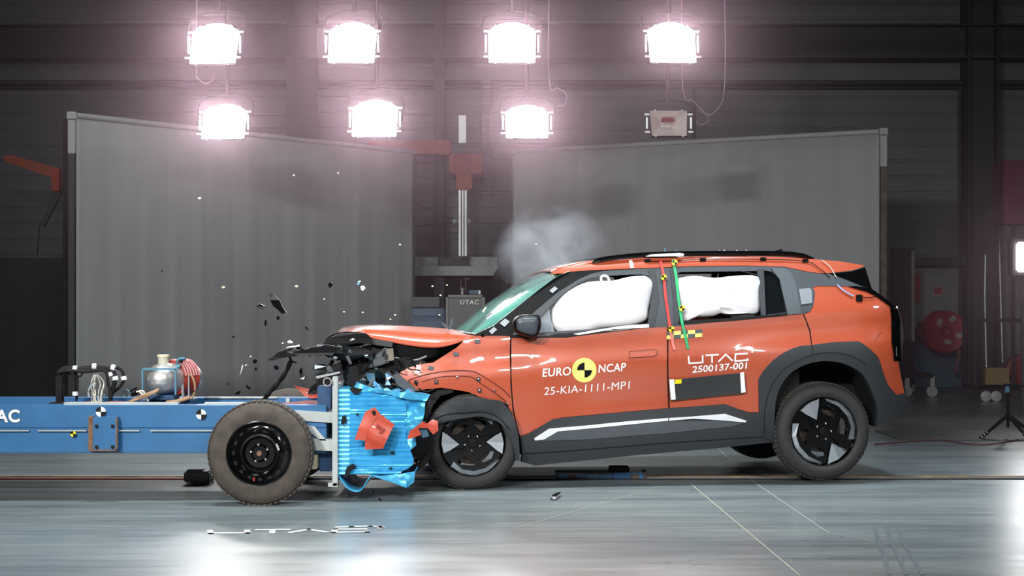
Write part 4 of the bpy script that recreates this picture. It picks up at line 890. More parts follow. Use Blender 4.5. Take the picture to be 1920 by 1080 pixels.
b = BM(); tube(b, [cps(x, y, -.014) for x, y in ((1540, 487), (1556, 500), (1568, 520))], .003, 6); finish('pale_wire', b, WIREP, CAR, True, True)
b = BM(); box(b, cps(1611, 559, -.012), (.046, .02, .05), None, .004); finish('sensor_block', b, BLACK, CAR, True, True)
# --- rear end
rp = [(1622, 498), (1634, 541), (1650, 551), (1683, 578), (1688, 610), (1687, 650), (1690, 690), (1700, 737), (1702, 758), (1686, 776), (1650, 796)]
mats_r = None
def rear(name, i0, i1, m, dx=0.0):
    P = [cps(x, y, 0) for x, y in rp[i0:i1+1]]; P = [Vector((p.x-.015, p.y, p.z)) for p in P]
    rows = [P]; 
    for f in (.12, .3, .5, .7, .88): rows.append([Vector((p.x+.07*math.sin(PI*f)+dx, p.y+(CW-2*p.y)*f, p.z)) for p in P])
    rows.append([Vector((p.x, CW-p.y, p.z)) for p in P]); b = BM(); loft(b, rows); return finish(name, b, m, CAR, True, True)
rear('rear_window', 0, 1, DGLASS); rear('tailgate_top', 1, 3, GLOSS); rear('tailgate', 3, 7, ORANGE); rear('rear_bumper', 7, 10, CLAD)
panel('tail_light', [(1669, 574), (1682, 577), (1688, 600), (1688, 640), (1690, 676), (1677, 677), (1672, 640), (1672, 600)], GLOSS, (), .03, -.012, grid=.03)
panel('tail_light_lens', [(1683, 580), (1687, 583), (1693, 610), (1695, 625), (1693, 650), (1691, 676), (1687, 670), (1688, 640), (1687, 605)], mat('grey_red_lens', (60, 52, 56), .15, 0, 1), (), .03, -.008, grid=.03)
panel('tailgate_corner', [(1684, 677), (1691, 680), (1690, 705), (1700, 738), (1697, 740), (1689, 706)], CHROME, (), .02, -.004, grid=.03)
b = BM(); sph(b, cps(1682, 577, -.02), .012); finish('marker_ball', b, CHROME, CAR, True, True)
b = BM(); tube(b, [cps(x, y, -.018) for x, y in ((1681, 650), (1681, 668))], .006); finish('lamp_strip', b, CHROME, CAR, True, True)
# --- cladding
arch_o = S([(1423, 712), (1432, 696), (1450, 676), (1473, 660), (1500, 649), (1523, 647), (1560, 642), (1603, 640), (1614, 642), (1632, 655), (1647, 670)], 2)+[(1656, 699), (1665, 722), (1680, 741), (1700, 738), (1702, 758), (1686, 776), (1650, 796), (1638, 800)]
arch_i = S([(1643, 800), (1645, 770), (1638, 742), (1626, 715), (1612, 697), (1584, 682), (1553, 677), (1523, 680), (1493, 692), (1470, 714), (1456, 745), (1452, 790), (1453, 830)], 3)
panel('rear_wheel_arch', arch_o+arch_i+[(1431, 818), (1424, 773)], CLAD, (), .05, -.02, mirror=True)
b = BM(); tube(b, [cps(x, y, -.023) for x, y in S([(1433, 815), (1434, 770), (1441, 737), (1458, 706), (1482, 683), (1523, 665), (1560, 661), (1600, 668), (1625, 685)], 3)], .003, 6, 0); tube(b, [cps(1523, 648, -.024), cps(1524, 665, -.024)], .003, 6, 0); finish('arch_seam', b, BLACKM, CAR, True, True)
panel('sill_cladding', [(976, 819), (990, 814), (1034, 788), (1052, 784), (1150, 775), (1254, 766), (1360, 758), (1385, 767), (1404, 774), (1424, 774), (1431, 818), (1258, 829), (1160, 837), (1060, 845), (980, 850)], CLAD, (), .04, -.02)
panel('sill', [(980, 849), (1060, 844), (1160, 836), (1258, 828), (1431, 816), (1453, 829), (1366, 838), (1204, 852), (1133, 860), (1003, 873), (978, 866)], mat('sill_plastic', (44, 47, 50), .6), (), .08, .0)
panel('silver_sill_strip', [(1002, 822), (1030, 804), (1100, 798), (1180, 790), (1253, 784), (1253, 789), (1180, 796), (1110, 803), (1046, 809), (1020, 824), (1003, 826)], SILVER, (), .012, -.034, grid=.03)
panel('silver_sill_strip', [(1255, 784), (1300, 781), (1360, 776), (1400, 789), (1398, 792), (1350, 788), (1300, 785), (1255, 789)], SILVER, (), .012, -.034, grid=.03)
panel('sill_facet', [(1005, 827), (1046, 810), (1180, 797), (1253, 790), (1350, 789), (1395, 793), (1370, 800), (1254, 812), (1100, 824)], mat('grey_sill_facet', (74, 79, 84), .45), (), .01, -.028)
# door gaps and handle
b = BM(); tube(b, [cps(x, y, -.001) for x, y in ((1252, 612), (1251, 680), (1252, 720), (1255, 790), (1257, 815))], .0035, 6, 0); tube(b, [cps(x, y, -.001) for x, y in fd], .0035, 6, 0); tube(b, [cps(x, y, -.001) for x, y in ((1506, 589), (1518, 620), (1522, 648))], .0035, 6, 0); tube(b, [cps(x, y, .0) for x, y in ((1640, 640), (1650, 625), (1672, 612))], .0015, 6, 0)
finish('door_gap', b, BLACKM, CAR, True, True)
hd = panel('door_handle', [(1180, 659), (1226, 655), (1233, 657), (1231, 665), (1226, 668), (1180, 671)], ORANGE, (), .006, -.006, grid=.02)
b = BM(); P = [cps(x, y, -.007) for x, y in ((1180, 659), (1226, 655), (1233, 657), (1231, 665), (1226, 668), (1180, 671), (1180, 659))]; tube(b, P, .0022, 5, 0); finish('handle_gap', b, mat('dark_orange_gap', (96, 36, 22), .6), hd, True, True)
# --- front wheel arch liner hanging over the wheel
arch = panel('front_arch_cladding', S([(806, 792), (818, 775), (845, 752), (862, 746), (900, 747), (941, 752)], 2)+S([(941, 752), (955, 768), (968, 798), (974, 840), (974, 864)], 2)+S([(966, 862), (962, 832), (948, 806), (934, 791), (905, 781), (881, 783), (846, 788), (820, 796)], 2), CLAD, (), .05, -.10, mirror=False, crumple=.02)
b = BM(); tube(b, [cps(x, y, -.115) for x, y in ((815, 785), (840, 776), (880, 772), (910, 772), (935, 782), (955, 805))], .004, 6); finish('arch_seam', b, BLACKM, CAR, True, True)
# --- underbody, wells, cabin
def dark(name, pts, v0, v1, m=BLACKM): return finish(name, poly_solid(BM(), [Vector((cp(x, y, .1).x, v0, cp(x, y, .1).z)) for x, y in pts], (0, v1-v0, 0)), m, CAR, False, True)
dark('underbody', [(985, 840), (1110, 835), (1250, 820), (1440, 800), (1455, 820), (1366, 839), (1204, 853), (1080, 865), (1003, 872)], .12, CW-.12)
dark('rear_well_wall', [(1425, 640), (1640, 640), (1660, 790), (1600, 760), (1500, 760), (1440, 830)], .42, .46); dark('rear_well_wall', [(1425, 640), (1640, 640), (1660, 790), (1600, 760), (1500, 760), (1440, 830)], CW-.46, CW-.42)
dark('front_well_wall', [(800, 735), (930, 735), (985, 800), (985, 850), (930, 840), (880, 800), (800, 830)], .40, .44)
b = BM(); A = [cps(x, y, .0) for x, y in arch_i]; loft(b, [A, [Vector((p.x, .45, p.z)) for p in A]]); finish('rear_wheel_liner', b, BLACKM, CAR, True, True)
dark('rear_floor', [(1640, 720), (1690, 750), (1650, 790), (1560, 740), (1440, 760), (1440, 700)], .46, CW-.46)
dark('engine_block', [(690, 660), (740, 650), (860, 650), (960, 660), (960, 780), (800, 760), (740, 720), (690, 700)], .30, CW-.3)
dark('cabin_floor', [(960, 700), (1500, 680), (1500, 770), (980, 800)], .12, CW-.12)
CABIN = mat('dark_cabin_trim', (30, 30, 33), .7)
for vv in (.28, 1.08):
    b = BM(); c = cp(1215, 640, vv+.2); box(b, c+Vector((0, .05, -.02)), (.14, .46, .6), Matrix.Rotation(.25, 4, 'Y'), .05); box(b, c+Vector((.09, .05, .38)), (.09, .26, .17), None, .03); finish('front_seat', b, CABIN, CAR, True, True)
b = BM(); c = cp(1415, 635, .9); box(b, c, (.16, 1.3, .55), Matrix.Rotation(.3, 4, 'Y'), .05); finish('rear_seat', b, CABIN, CAR, True, True)
b = BM(); c = cp(985, 650, .9); box(b, c, (.3, 1.4, .3), None, .05); finish('dashboard', b, CABIN, CAR, True, True)
# --- airbags
def blob(name, pts, v, depth, m, amp=.02, seed=0):
    P = [cp(x, y, v) for x, y in pts]; n = len(P); c = sum(P, Vector())/n; b = BM(); rings = []
    for s, d in ((1.0, 0), (.97, .45), (.88, .75), (.7, .93), (.45, 1.0), (.2, 1.02)):
        rings.append([Vector((c.x+(p.x-c.x)*s, v-depth/2*d+amp*noise.noise(Vector((p.x*5*s, p.z*5*s+seed, 1)))*d, c.z+(p.z-c.z)*s)) for p in P])
    for sgn in (1, -1):
        R2 = [[b.verts.new((p.x, v+(p.y-v)*sgn, p.z)) for p in rg] for rg in rings]
        for i in range(len(R2)-1):
            for k in range(n): b.faces.new((R2[i][k], R2[i][(k+1) % n], R2[i+1][(k+1) % n], R2[i+1][k]))
        b.faces.new(R2[-1])
    bmesh.ops.remove_doubles(b, verts=b.verts[:], dist=1e-5); return finish(name, b, m, CAR, True, True, 80)
a = blob('curtain_airbag', S([(1033, 612), (1035, 580), (1058, 552), (1092, 532), (1120, 527), (1150, 526), (1180, 519), (1210, 518), (1223, 530), (1221, 552), (1216, 580), (1213, 600), (1180, 612), (1120, 618), (1090, 627), (1060, 628), (1045, 624)], 3), .19, .17, AIRB); a['label'] = 'inflated white front curtain airbag'
b = BM(); tube(b, [cp(1128, 526, .1), cp(1127, 520, .1), cp(1133, 517, .1), cp(1140, 520, .1), cp(1142, 528, .1)], .009); finish('airbag_strap', b, AIRB, CAR, True, True)
a = blob('curtain_airbag', S([(1272, 522), (1300, 517), (1340, 521), (1380, 517), (1421, 519), (1425, 550), (1424, 585), (1400, 590), (1365, 592), (1350, 588), (1335, 594), (1300, 597), (1285, 603), (1275, 601), (1270, 560)], 3), .19, .14, AIRB, .03, 4); a['label'] = 'inflated white rear curtain airbag'
panel('airbag_edge', [(1075, 626), (1110, 620), (1160, 612), (1190, 609), (1217, 608), (1217, 614), (1150, 617), (1110, 624), (1085, 628)], AIRB, (), .004, -.016, mirror=False)
# --- mirror
mr = blob('door_mirror', S([(960, 606), (965, 596), (978, 590), (1005, 590), (1013, 594), (1014, 612), (1008, 628), (1000, 634), (980, 630), (964, 622)], 3), -.06, .16, BLACK, 0); mr['label'] = 'matt black door mirror'
blob('mirror_cap_seam', S([(968, 604), (974, 597), (1002, 595), (1009, 600), (1009, 612), (1003, 627), (982, 625), (969, 618)], 3), -.125, .05, mat('grey_mirror_face', (64, 70, 76), .35), 0)
b = BM(); poly_solid(b, [cp(x, y, -.02) for x, y in ((985, 626), (1005, 628), (1010, 634), (985, 636))], (0, .1, 0)); finish('mirror_foot', b, BLACK, CAR, False, True)
# --- lettering and decals (mapped onto the curved side)
def on_side(bm_name, s, x0, y0, x1, y1, h, m=WHITE, bold=.018, sp=1.05, off=-.006):
    b = BM(); text_on(b, s, lambda u, v: cps(x0+(x1-x0)*u+(.08*h*v), y0+(y1-y0)*u-h*v, off), bold, sp); return finish(bm_name, b, m, CAR, False, True)
on_side('lettering', 'EURO', 1017, 707, 1070, 703.5, 16)
on_side('lettering', 'NCAP', 1122, 699, 1173, 695.5, 15.5)
on_side('lettering', '25-KIA-1111-MP1', 1020, 741, 1180, 729, 14.5, bold=.0)
on_side('lettering', '2500137-001', 1298, 699.5, 1400, 691.5, 13, bold=.02)
b = BM()
for q in strokes(LOGO, 11): b.faces.new([b.verts.new(cps(960+p.x/3.692, 640+p.y/3.692, -.006)) for p in q])
finish('door_logo', b, WHITE, CAR, False, True)
cm = lambda x, y: cps(x, y, -.006)
t = quad_target(1095.5, 694, 23, 0, CAR, YEL, 'target_marker', cm); quadrants(1096, 694, 14, 0, t, lambda x, y: cps(x, y, -.008))
# chequer tape
for r_ in range(2):
    for k in range(5):
        x0 = 1250+k*13.3; y0 = 622+r_*7-k*.9; m_ = YEL if (k+r_) % 2 else GREYT
        b = BM(); b.faces.new([b.verts.new(cps(x, y, -.006)) for x, y in ((x0, y0), (x0+13.3, y0-.9), (x0+13.3, y0+6.1), (x0, y0+7))]); finish('chequer_tape', b, m_, CAR, False, True)
# battery like black strip box on the rear door with white ends
bx = panel('data_box', [(1256, 713), (1395, 699), (1397, 737), (1258, 751)], mat('dark_rubber_strip', (44, 46, 48), .7), (), .03, -.035, mirror=False)
for q in (((1255, 712), (1264, 711), (1267, 749), (1258, 750)), ((1388, 699), (1395, 698), (1398, 735), (1390, 737))):
    b = BM(); poly_solid(b, [cps(x, y, -.042) for x, y in q], (0, .006, 0)); finish('white_end', b, WHITE, bx, False, True)
b = BM(); b.faces.new([b.verts.new(cps(x, y, -.04)) for x, y in ((1265.5, 712), (1278, 711), (1278, 719), (1265.5, 720))]); finish('yellow_label', b, YELB, bx, False, True)
# measuring straps with targets
def strap(pts, m, marks, name):
    b = BM(); P = [cps(x, y, -.02) for x, y in pts]; L = []
    for p in P: L.append([p+Vector((-.010, 0, 0)), p+Vector((.010, 0, 0))])
    loft(b, L); o = finish(name, b, m, CAR, False, True); o.modifiers.new('s', 'SOLIDIFY').thickness = .002
    for x, y in marks:
        bb = BM(); bb.faces.new([bb.verts.new(cps(x+5.5*math.cos(2*PI*k/20), y+5.5*math.sin(2*PI*k/20), -.026)) for k in range(20)]); t = finish('strap_target', bb, YELB, o, False, True)
        quadrants(x, y, 5, 0, t, lambda a_, b_: cps(a_, b_, -.028))
strap([(1238, 486), (1245, 520), (1248, 556), (1256, 612)], mat('red_strap', (200, 50, 45), .5), ((1245, 520), (1259, 617)), 'red_strap')
strap([(1256, 612), (1262, 645), (1265, 656)], mat('pink_strap', (225, 120, 110), .5), (), 'red_strap_end')
strap([(1262, 486), (1268, 520), (1272, 560), (1279, 605), (1285, 630), (1290, 654)], mat('green_strap', (40, 160, 100), .5), ((1265, 492), (1279, 578)), 'green_strap')
for x, y in ((855, 664), (895, 640), (808, 690)):
    b = BM(); box(b, cps(x, y, -.012), (.035, .012, .026), Matrix.Rotation(.2, 4, 'Y'), .002); finish('tape_marker', b, mat('grey_tape_marker', (95, 105, 112), .35, .3), CAR, True, True)
# --- alloy wheels
TREADM = ribbed('car_tyre_rubber', (46, 46, 47), .06, 0, .75, .3)
def alloy(cx, cz, y, R, rot, steer=0, side=1):
    M = Matrix.Translation((cx, y, cz)) @ Matrix.Rotation(steer, 4, 'Z')
    if side < 0: M = M @ Matrix.Rotation(PI, 4, 'Z')
    k = R/.349
    tp = [(.243, .03), (.246, .008), (.262, -.004), (.29, -.008), (.32, .004), (.337, .022), (.345, .04), (.345, .175), (.335, .2), (.3, .215), (.243, .21)]
    b = BM(); lathe(b, [(a*k, h) for a, h in tp], M, 84); ty = finish('wheel', b, RUBBER, CAR, True, True)
    b = tread_pat(M, .346*k, .042, .172, 64); finish('tread', b, mat('dusty_tread', (72, 68, 62), .85), ty, False, True)
    b = BM(); lathe(b, [(.244*k, .008), (.238*k, .002), (.233*k, .02), (.225*k, .08), (.22*k, .2)], M, 64); rim = finish('rim_barrel', b, GLOSS, ty, True, True)
    b = BM(); lathe(b, [(.001, .10), (.155, .10), (.158, .115), (.001, .115)], M, 48); finish('brake_disc', b, mat('brake_disc', (74, 66, 60), .4, .7), rim, True, True)
    ca, sa = math.cos(rot), math.sin(rot); u = .2385*k/215
    def L(p, d): return M @ Vector(((p[0]*ca-p[1]*sa)*u*side, d, (p[0]*sa+p[1]*ca)*u))
    # glossy black spoke plate with four openings
    outer = [(207*math.cos(2*PI*q/48), 207*math.sin(2*PI*q/48)) for q in range(48)]
    hA = [(-18, 160), (-2, 118), (88, 78), (76, 138), (30, 170)]
    holes = [[(p[0]*s, p[1]*s) for p in hh] for s in (1, -1) for hh in (hA, [(118, 90), (150, 62), (165, 0), (152, -30), (95, -8)])]
    loops = [[L(p, .022) for p in LL] for LL in [outer]+holes]; flat = [p for LL in loops for p in LL]
    b = BM(); vs = [b.verts.new(p) for p in flat]
    l2 = [[Vector((p[0], p[1], 0)) for p in LL] for LL in [outer]+holes]
    for t in tessellate_polygon(l2):
        try: b.faces.new([vs[i] for i in t])
        except ValueError: pass
    g = bmesh.ops.extrude_face_region(b, geom=b.faces[:]); dv = M.to_3x3() @ Vector((0, .03, 0)); bmesh.ops.translate(b, vec=dv, verts=[e for e in g['geom'] if isinstance(e, bmesh.types.BMVert)])
    finish('spoke_plate', b, GLOSS, rim, False, True)
    for s in (1, -1):
        P = [(-155*s, 130*s), (-25*s, 212*s), (-50*s, 75*s), (-100*s, 180*s)]
        b = BM(); v = [b.verts.new(L(P[0], .012)), b.verts.new(L(P[3], .006)), b.verts.new(L(P[1], .012)), b.verts.new(L(P[2], -.004))]
        e = [b.verts.new(L(p, .03)) for p in (P[0], P[3], P[1], P[2])]
        b.faces.new((v[0], v[1], v[3])); b.faces.new((v[1], v[2], v[3]))
        for i in range(4): b.faces.new((v[i], v[(i+1) % 4], e[(i+1) % 4], e[i]))
        finish('silver_wedge', b, mat('machined_silver', (215, 218, 222), .22, .9), rim, False, True)
        band_o = [(8, 213), (112, 184), (184, 112), (210, 30), (205, -52)]; band_i = [(166, -52), (184, 25), (160, 95), (100, 160), (18, 196)]
        b = BM(); n_ = 5; o_ = [L((p[0]*s, p[1]*s), .016) for p in band_o]; i_ = [L((p[0]*s, p[1]*s), .004) for p in band_i[::-1]]
        vo = [b.verts.new(p) for p in o_]; vi = [b.verts.new(p) for p in i_]; vb = [b.verts.new(L((p[0]*s, p[1]*s), .03)) for p in band_i[::-1]]
        for i in range(n_-1): b.faces.new((vo[i], vo[i+1], vi[i+1], vi[i])); b.faces.new((vi[i], vi[i+1], vb[i+1], vb[i]))
        finish('silver_band', b, mat('machined_silver_shaded', (150, 156, 162), .3, .7), rim, False, True)  # bands get a darker copy of the wedge silver as their shade
        for (p, q) in (((-50, 75), (-25, 212)), ((-155, 130), (-50, 75)), ((50*1, -20), (110, -95))):
            b = BM(); pa = L((p[0]*s, p[1]*s), .012); pb = L((q[0]*s, q[1]*s), .014); cyl(b, pa, pb, .006, n=6); finish('spoke_ridge', b, GLOSS, rim, True, True)
    for q in range(5):
        a = 2*PI*q/5+rot; b = BM(); c = L((52*math.cos(a), 52*math.sin(a)), .014); sph(b, c, .008); finish('wheel_nut', b, CHROME, rim, True, True)
    b = BM(); lathe(b, [(.001, .008), (.03, .01), (.034, .022)], M, 24); finish('centre_cap', b, BLACK, rim, True, True)
    return ty
rc = cp(1545, 809, .0)
ROT = math.radians(0)
alloy(rc.x, rc.z, .0, .352, ROT)
fc = cp(886, 834, .0)
alloy(fc.x, .330, -.02, .335, math.radians(61), math.radians(2))
alloy(rc.x, rc.z, CW, .352, .5, 0, -1)
alloy(fc.x-.05, .335, CW, .335, .5, 0, -1)
b = BM(); cyl(b, (rc.x, .2, rc.z), (rc.x, CW-.2, rc.z), .05); finish('rear_axle', b, BLACKM, CAR, True, True)
# --- crushed front: named dark pieces of the engine bay
def cshard(name, pts, v, thick, m): return finish(name, poly_solid(BM(), [cp(x, y, v+random.uniform(-.003, .003)) for x, y in pts], (0, thick, 0)), m, CAR, False, True)
DG = mat('dark_blue_grey_part', (34, 42, 50), .4, .2); MG = mat('mid_grey_part', (70, 74, 76), .5, .2)
cshard('front_trim_strip', [(503, 673), (511, 669), (524, 659), (536, 654), (549, 652), (548, 656), (537, 660), (548, 663), (552, 655), (560, 657), (566, 652), (572, 655), (585, 651), (600, 650), (612, 646), (640, 652), (642, 664), (628, 661), (622, 668), (610, 665), (600, 668), (585, 666), (581, 671), (576, 666), (560, 667), (530, 671), (512, 676), (504, 676)], -.25, .05, BLACK)
cshard('trim_highlight', [(594, 646), (607, 645), (608, 648), (595, 649)], -.27, .03, CHROME)
cshard('diagonal_brace', [(577, 738), (583, 724), (600, 712), (640, 688), (644, 700), (612, 720), (592, 740)], -.1, .06, BLACK)
cshard('hood_latch_panel', [(664, 624), (684, 624), (697, 636), (700, 645), (672, 643), (640, 650), (612, 650), (606, 644), (618, 633), (640, 625)], -.01, .04, BLACK)
cshard('latch_fitting', [(655, 638), (662, 634), (666, 637), (658, 641)], -.03, .02, STEEL)
cshard('torn_panel', [(690, 700), (700, 694), (716, 690), (730, 700), (742, 700), (735, 715), (716, 708), (700, 712)], -.06, .05, BLACKM)
cshard('trim_highlight', [(537, 651), (561, 647), (562, 649), (538, 654)], -.27, .03, CHROME)
cshard('front_trim_strip', [(596, 648), (640, 648), (690, 655), (700, 664), (668, 672), (648, 676), (625, 672), (600, 664)], -.10, .12, BLACK)
cshard('grille_piece', [(630, 655), (700, 652), (740, 662), (738, 680), (700, 690), (690, 700), (650, 700), (640, 680)], .02, .25, BLACKM)
cshard('battery_cover', [(692, 690), (706, 665), (722, 652), (735, 655), (738, 672), (728, 680), (702, 690)], -.02, .1, MG)
cshard('alloy_bracket', [(724, 655), (737, 653), (739, 675), (729, 677)], -.04, .04, mat('gold_grey_alloy', (120, 112, 96), .5, .4))
cshard('engine_cover', [(735, 672), (780, 676), (800, 680), (765, 690), (745, 700), (700, 700), (700, 690)], .05, .3, BLACKM)
cshard('bumper_beam', [(592, 702), (618, 690), (640, 680), (640, 700), (615, 722), (594, 730)], -.1, .2, BLACKM)
cshard('bumper_beam', [(640, 672), (700, 690), (760, 715), (790, 735), (770, 742), (700, 728), (645, 712)], .0, .4, BLACKM)
cshard('torn_panel', [(655, 690), (668, 685), (675, 715), (660, 732), (652, 720)], -.3, .04, BLACK)
cshard('headlamp_bowl', [(686, 700), (702, 700), (704, 715), (715, 725), (700, 725), (690, 715)], -.12, .05, mat('bluish_reflector', (110, 150, 170), .2, .7))
cshard('headlamp_shard', [(722, 700), (732, 698), (735, 706), (728, 712), (733, 722), (722, 722), (724, 708)], -.14, .03, CHROME)
cshard('headlamp_shard', [(648, 668), (654, 667), (660, 682), (655, 683)], -.2, .02, CHROME)
cshard('headlamp_housing', [(735, 705), (745, 700), (770, 720), (785, 733), (765, 735), (745, 722)], -.1, .08, MG)
cshard('lower_arm', [(745, 897), (752, 885), (790, 865), (808, 840), (815, 845), (800, 870), (765, 895), (752, 902)], -.22, .05, BLACK)
cshard('splash_shield', [(775, 800), (800, 790), (815, 810), (812, 850), (790, 870), (772, 850)], -.1, .1, BLACKM)
cshard('liner_strip', [(796, 775), (806, 745), (822, 733), (850, 731), (850, 736), (826, 742), (812, 760), (800, 790)], .0, .2, BLACKM)
mt = [BLACK, BLACKM, BLACK, DG, MG, PCB, GLOSS]
def rshard(bm, c, s):
    n = random.randint(4, 7); a0 = random.uniform(0, 2*PI); ax = random.uniform(.35, 1)
    M = Matrix.Translation(c) @ Matrix.Rotation(random.uniform(0, 6), 4, 'Y') @ Matrix.Rotation(random.uniform(-1, 1), 4, 'X') @ Matrix.Rotation(random.uniform(-1, 1), 4, 'Z')
    P = [M @ Vector((s*math.cos(a0+2*PI*k/n)*random.uniform(.5, 1), 0, s*ax*math.sin(a0+2*PI*k/n)*random.uniform(.5, 1))) for k in range(n)]
    tn = M.to_3x3() @ Vector((0, random.uniform(.004, .02), 0)); return poly_solid(bm, P, tn)
zones = [((615, 652), (795, 732), 100, .02, .05), ((640, 690), (800, 742), 60, .012, .035), ((765, 775), (812, 865), 18, .02, .045), ((600, 642), (700, 700), 36, .015, .04)]
k_ = 0
for (x0, y0), (x1, y1), cnt, s0, s1 in zones:
    for i in range(cnt):
        x = random.uniform(x0, x1); y = random.uniform(y0, y1)
        if y < 650+max(0, (x-700))*.05 : y += 15
        if x > 735 and y < 700 and y > 650: y += 20
        if x > 745 and 695 < y < 728 and y0 < 760: x -= 60
        if k_ % 6 == 5: m_ = random.choice((CHROME, STEEL, PCB, RUST))
        else: m_ = random.choice(mt)
        sz = random.uniform(s0, s1)*(.45 if k_ % 6 == 5 else 1)
        finish('engine_bay_scrap', rshard(BM(), cp(x, y, random.uniform(-.15, .25)), sz), m_, CAR, False, True); k_ += 1
for i in range(10):
    b = BM(); x = random.uniform(620, 790); y = random.uniform(670, 735); P = [cp(x+j*random.uniform(5, 14), y+random.uniform(-12, 12), random.uniform(-.15, .1)) for j in range(4)]
    tube(b, P, random.uniform(.004, .009), 6); finish('engine_bay_hose', b, random.choice((BLACKM, BLACK, STEEL, RUST)), CAR, True, True)
# red bumper corner visible behind the mount plate
shard_panel([(551, 722), (560, 725), (592, 731), (600, 745), (585, 747), (572, 742)], 11.9, ORANGE2, 'red_corner_fragment').update_tag()
tag(bpy.data.objects['red_corner_fragment'], 'pointed orange red fragment on the trolley behind the mount ring', 'car fragment')
b = BM(); tube(b, [W(546, 675, 11.3), W(536, 698, 11.3), W(520, 720, 11.3), W(504, 738, 11.3), W(492, 752, 11.3)], lambda t: .011+.006*abs(math.sin(t*14))); tube(b, [W(546, 676, 11.3), W(543, 669, 11.3)], .008); tube(b, [W(546, 677, 11.3), W(556, 680, 11.3)], .007); tag(finish('broken_trim_rod', b, BLACK), 'long black broken trim rod leaning diagonally over the trolley beams', 'car fragment')
# white deflated strips at the cowl
b = BM(); poly_solid(b, [cp(x, y, .3) for x, y in ((828, 604), (833, 606), (845, 616), (843, 619), (834, 613))], (0, .02, 0)); poly_solid(b, [cp(x, y, .3) for x, y in ((843, 612), (845, 600), (850, 596), (849, 606), (844, 618))], (0, .02, 0)); finish('wiper_scrap', b, CHROME, CAR, False, True)

# ================================================================== flying debris
fly = [('black_grille_shard', ((504, 548), (512, 551), (524, 563), (530, 577), (536, 585), (528, 588), (520, 580), (512, 574), (506, 562)), BLACK, 'largest black shard flying in front of the left screen'),
       ('black_plastic_shard', ((479, 574), (488, 570), (496, 574), (494, 581), (486, 579)), BLACK, 'small black shard flying just left of the largest one'),
       ('clear_lens_shard', ((454, 684), (456, 686), (450, 705), (447, 706)), STEEL, 'thin bright splinter hanging above the trolley left of the trim rod'),
       ('lamp_shard', ((582, 692), (590, 684), (606, 682), (616, 686), (614, 692), (600, 694), (590, 692)), PCB, 'glittering lamp piece flying left of the crushed engine bay'),
       ('dark_clip', ((564, 690), (566, 700), (572, 706), (570, 712), (562, 710), (561, 695)), BLACK, 'dark thin clip with bright ball flying below the trim strip'),
       ('white_plastic_chip', ((540, 641), (543, 638), (548, 640), (549, 643), (540, 643)), WHITE, 'white chip just above the front trim strip'),
       ('white_plastic_chip', ((676, 539), (681, 538), (684, 542), (680, 545), (677, 543)), WHITE, 'brightest white chip flying above the hood'),
       ('blue_chip', ((671, 528), (675, 528), (673, 534), (669, 534)), TEAL, 'small blue chip flying above the bright white chip'),
       ('dark_chip', ((571, 612), (576, 613), (578, 619), (574, 618)), BLACK, 'dark chip flying left of the hood front edge'),
       ('metal_fragment', ((904, 584), (909, 577), (911, 579), (906, 586)), CREAM, 'pale bent fragment flying in front of the grey box'),
       ('floor_fragment', ((1035, 930), (1040, 927), (1046, 925), (1052, 923), (1050, 927), (1042, 933), (1036, 933)), CHROME, 'small shiny scrap on the floor in front of the tow cart')]
for nm, pts, m_, lab in fly:
    D_ = 10.6 if nm == 'floor_fragment' else 11.5
    b = BM(); n_ = len(pts); P = [W(x, y, D_+random.uniform(-.02, .02)) for x, y in pts]
    if nm == 'floor_fragment':
        P = [gp(x, y+6) + Vector((0, 0, .012)) for x, y in pts]; poly_solid(b, P, (0, .004, .015))
    else: poly_solid(b, P, (random.uniform(-.01, .01), .025, random.uniform(-.01, .01)))
    tag(finish(nm, b, m_, smooth=False), lab, 'debris')
spots = [(374, 374), (419, 541), (551, 330), (634, 326), (750, 460), (556, 539), (645, 586), (680, 587), (741, 592), (608, 562), (811, 538), (838, 536), (826, 555), (732, 600), (1005, 459), (824, 592), (530, 645), (461, 686), (676, 700), (470, 670)]
c0 = None
for i, (x, y) in enumerate(spots):
    b = BM(); sph(b, (0, 0, 0), .006 if i not in (0, 1, 5) else .01, (1.3, .6, .8), 8); o = finish('flying_chip', b, CREAM if i % 2 else WHITE); o.location = W(x, y, 11.6)
    tag(o, 'tiny pale chip flying in the air around the crash', 'debris', 'pale chips in the air')
spots = [(304, 511), (522, 601), (498, 612), (427, 722), (478, 682), (446, 741), (480, 695), (518, 694), (466, 731), (438, 634), (620, 540), (560, 660), (696, 640)]
for i, (x, y) in enumerate(spots):
    b = BM(); rshard(b, Vector((0, 0, 0)), .015+.01*(i % 3)); o = finish('flying_scrap', b, BLACK, smooth=False); o.location = W(x, y, 11.6)
    tag(o, 'tiny black scrap flying in front of the left screen', 'debris', 'black scraps in the air')
spots = [(700, 925), (655, 930), (712, 940), (1034, 938)]
for i, (x, y) in enumerate(spots):
    b = BM(); rshard(b, Vector((0, 0, 0)), .01); o = finish('floor_scrap', b, BLACK, smooth=False); o.location = gp(x, y)+Vector((0, 0, .005)); tag(o, 'tiny black crumb on the floor below the barrier', 'debris', 'crumbs on the floor')

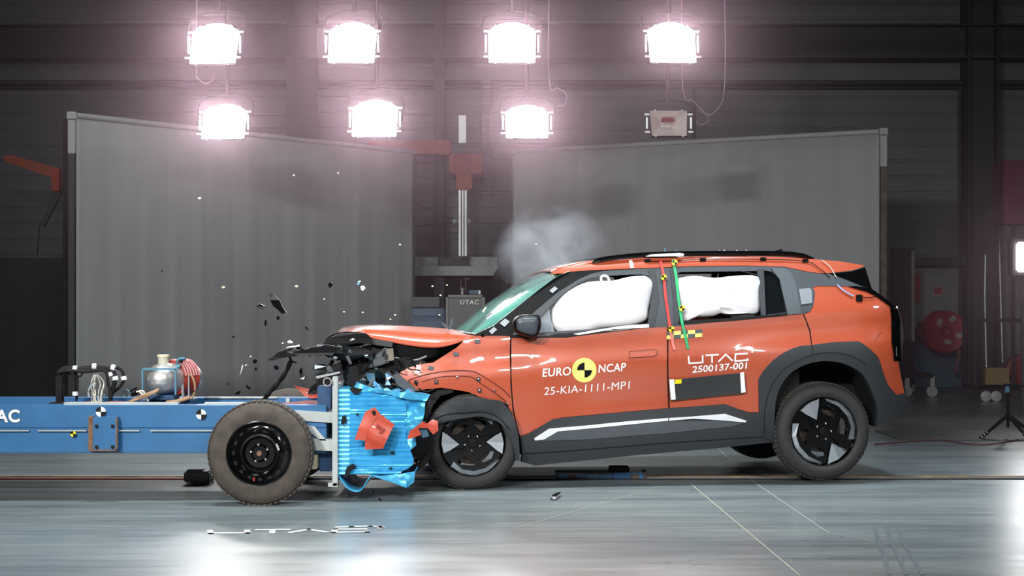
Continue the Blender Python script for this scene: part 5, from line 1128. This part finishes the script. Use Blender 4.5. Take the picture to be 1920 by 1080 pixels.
# ================================================================== smoke
def smoke():
    m = bpy.data.materials.new('thin_smoke'); m.use_nodes = True; nt = m.node_tree; N = nt.nodes; L = nt.links; N.clear()
    out = N.new('ShaderNodeOutputMaterial'); vp = N.new('ShaderNodeVolumePrincipled'); vp.inputs['Color'].default_value = (.85, .9, 1, 1); vp.inputs['Anisotropy'].default_value = .2
    tc = N.new('ShaderNodeTexCoord'); nz = N.new('ShaderNodeTexNoise'); nz.inputs['Scale'].default_value = 3.2; nz.inputs['Detail'].default_value = 5; nz.inputs['Distortion'].default_value = 1.2
    L.new(tc.outputs['Object'], nz.inputs['Vector'])
    mr = N.new('ShaderNodeMapRange'); mr.inputs[1].default_value = .42; mr.inputs[2].default_value = .7; mr.inputs[3].default_value = 0; mr.inputs[4].default_value = 6.5; L.new(nz.outputs['Fac'], mr.inputs[0])
    gr = N.new('ShaderNodeTexGradient'); gr.gradient_type = 'SPHERICAL'; mp = N.new('ShaderNodeMapping'); mp.inputs['Scale'].default_value = (2.1, 2.1, 2.1); mp.inputs['Location'].default_value = (0, 0, -.42*2.1)
    L.new(tc.outputs['Object'], mp.inputs[0]); L.new(mp.outputs[0], gr.inputs[0])
    mu = N.new('ShaderNodeMath'); mu.operation = 'MULTIPLY'; L.new(mr.outputs[0], mu.inputs[0]); L.new(gr.outputs['Fac'], mu.inputs[1]); L.new(mu.outputs[0], vp.inputs['Density']); L.new(vp.outputs[0], out.inputs['Volume'])
    b = BM(); sph(b, W(1036, 486, 12.8), .46, (1.1, .9, .92), 24); o = finish('smoke', b, m)
    return tag(o, 'thin white smoke puff rising above the top of the windscreen', 'smoke', None, 'stuff')
smoke()

# ================================================================== pink scatter volume added to imitate lens glow around the lamps
def lens_glow_volume():
    m = bpy.data.materials.new('lens_glow_volume'); m.use_nodes = True; nt = m.node_tree; N = nt.nodes; L = nt.links; N.clear()
    out = N.new('ShaderNodeOutputMaterial'); vs2 = N.new('ShaderNodeVolumeScatter'); vs2.inputs['Color'].default_value = (1, .68, .82, 1); vs2.inputs['Density'].default_value = .03; vs2.inputs['Anisotropy'].default_value = .6
    L.new(vs2.outputs[0], out.inputs['Volume'])
    b = BM(); box2(b, (-6.2, 15.0, .03), (6.6, 18.0, 6.0)); o = finish('lens_glow', b, m, smooth=False)
    return tag(o, 'pinkish scatter volume added as lens glow around the lit floodlights', 'lens_glow', None, 'stuff')
lens_glow_volume()
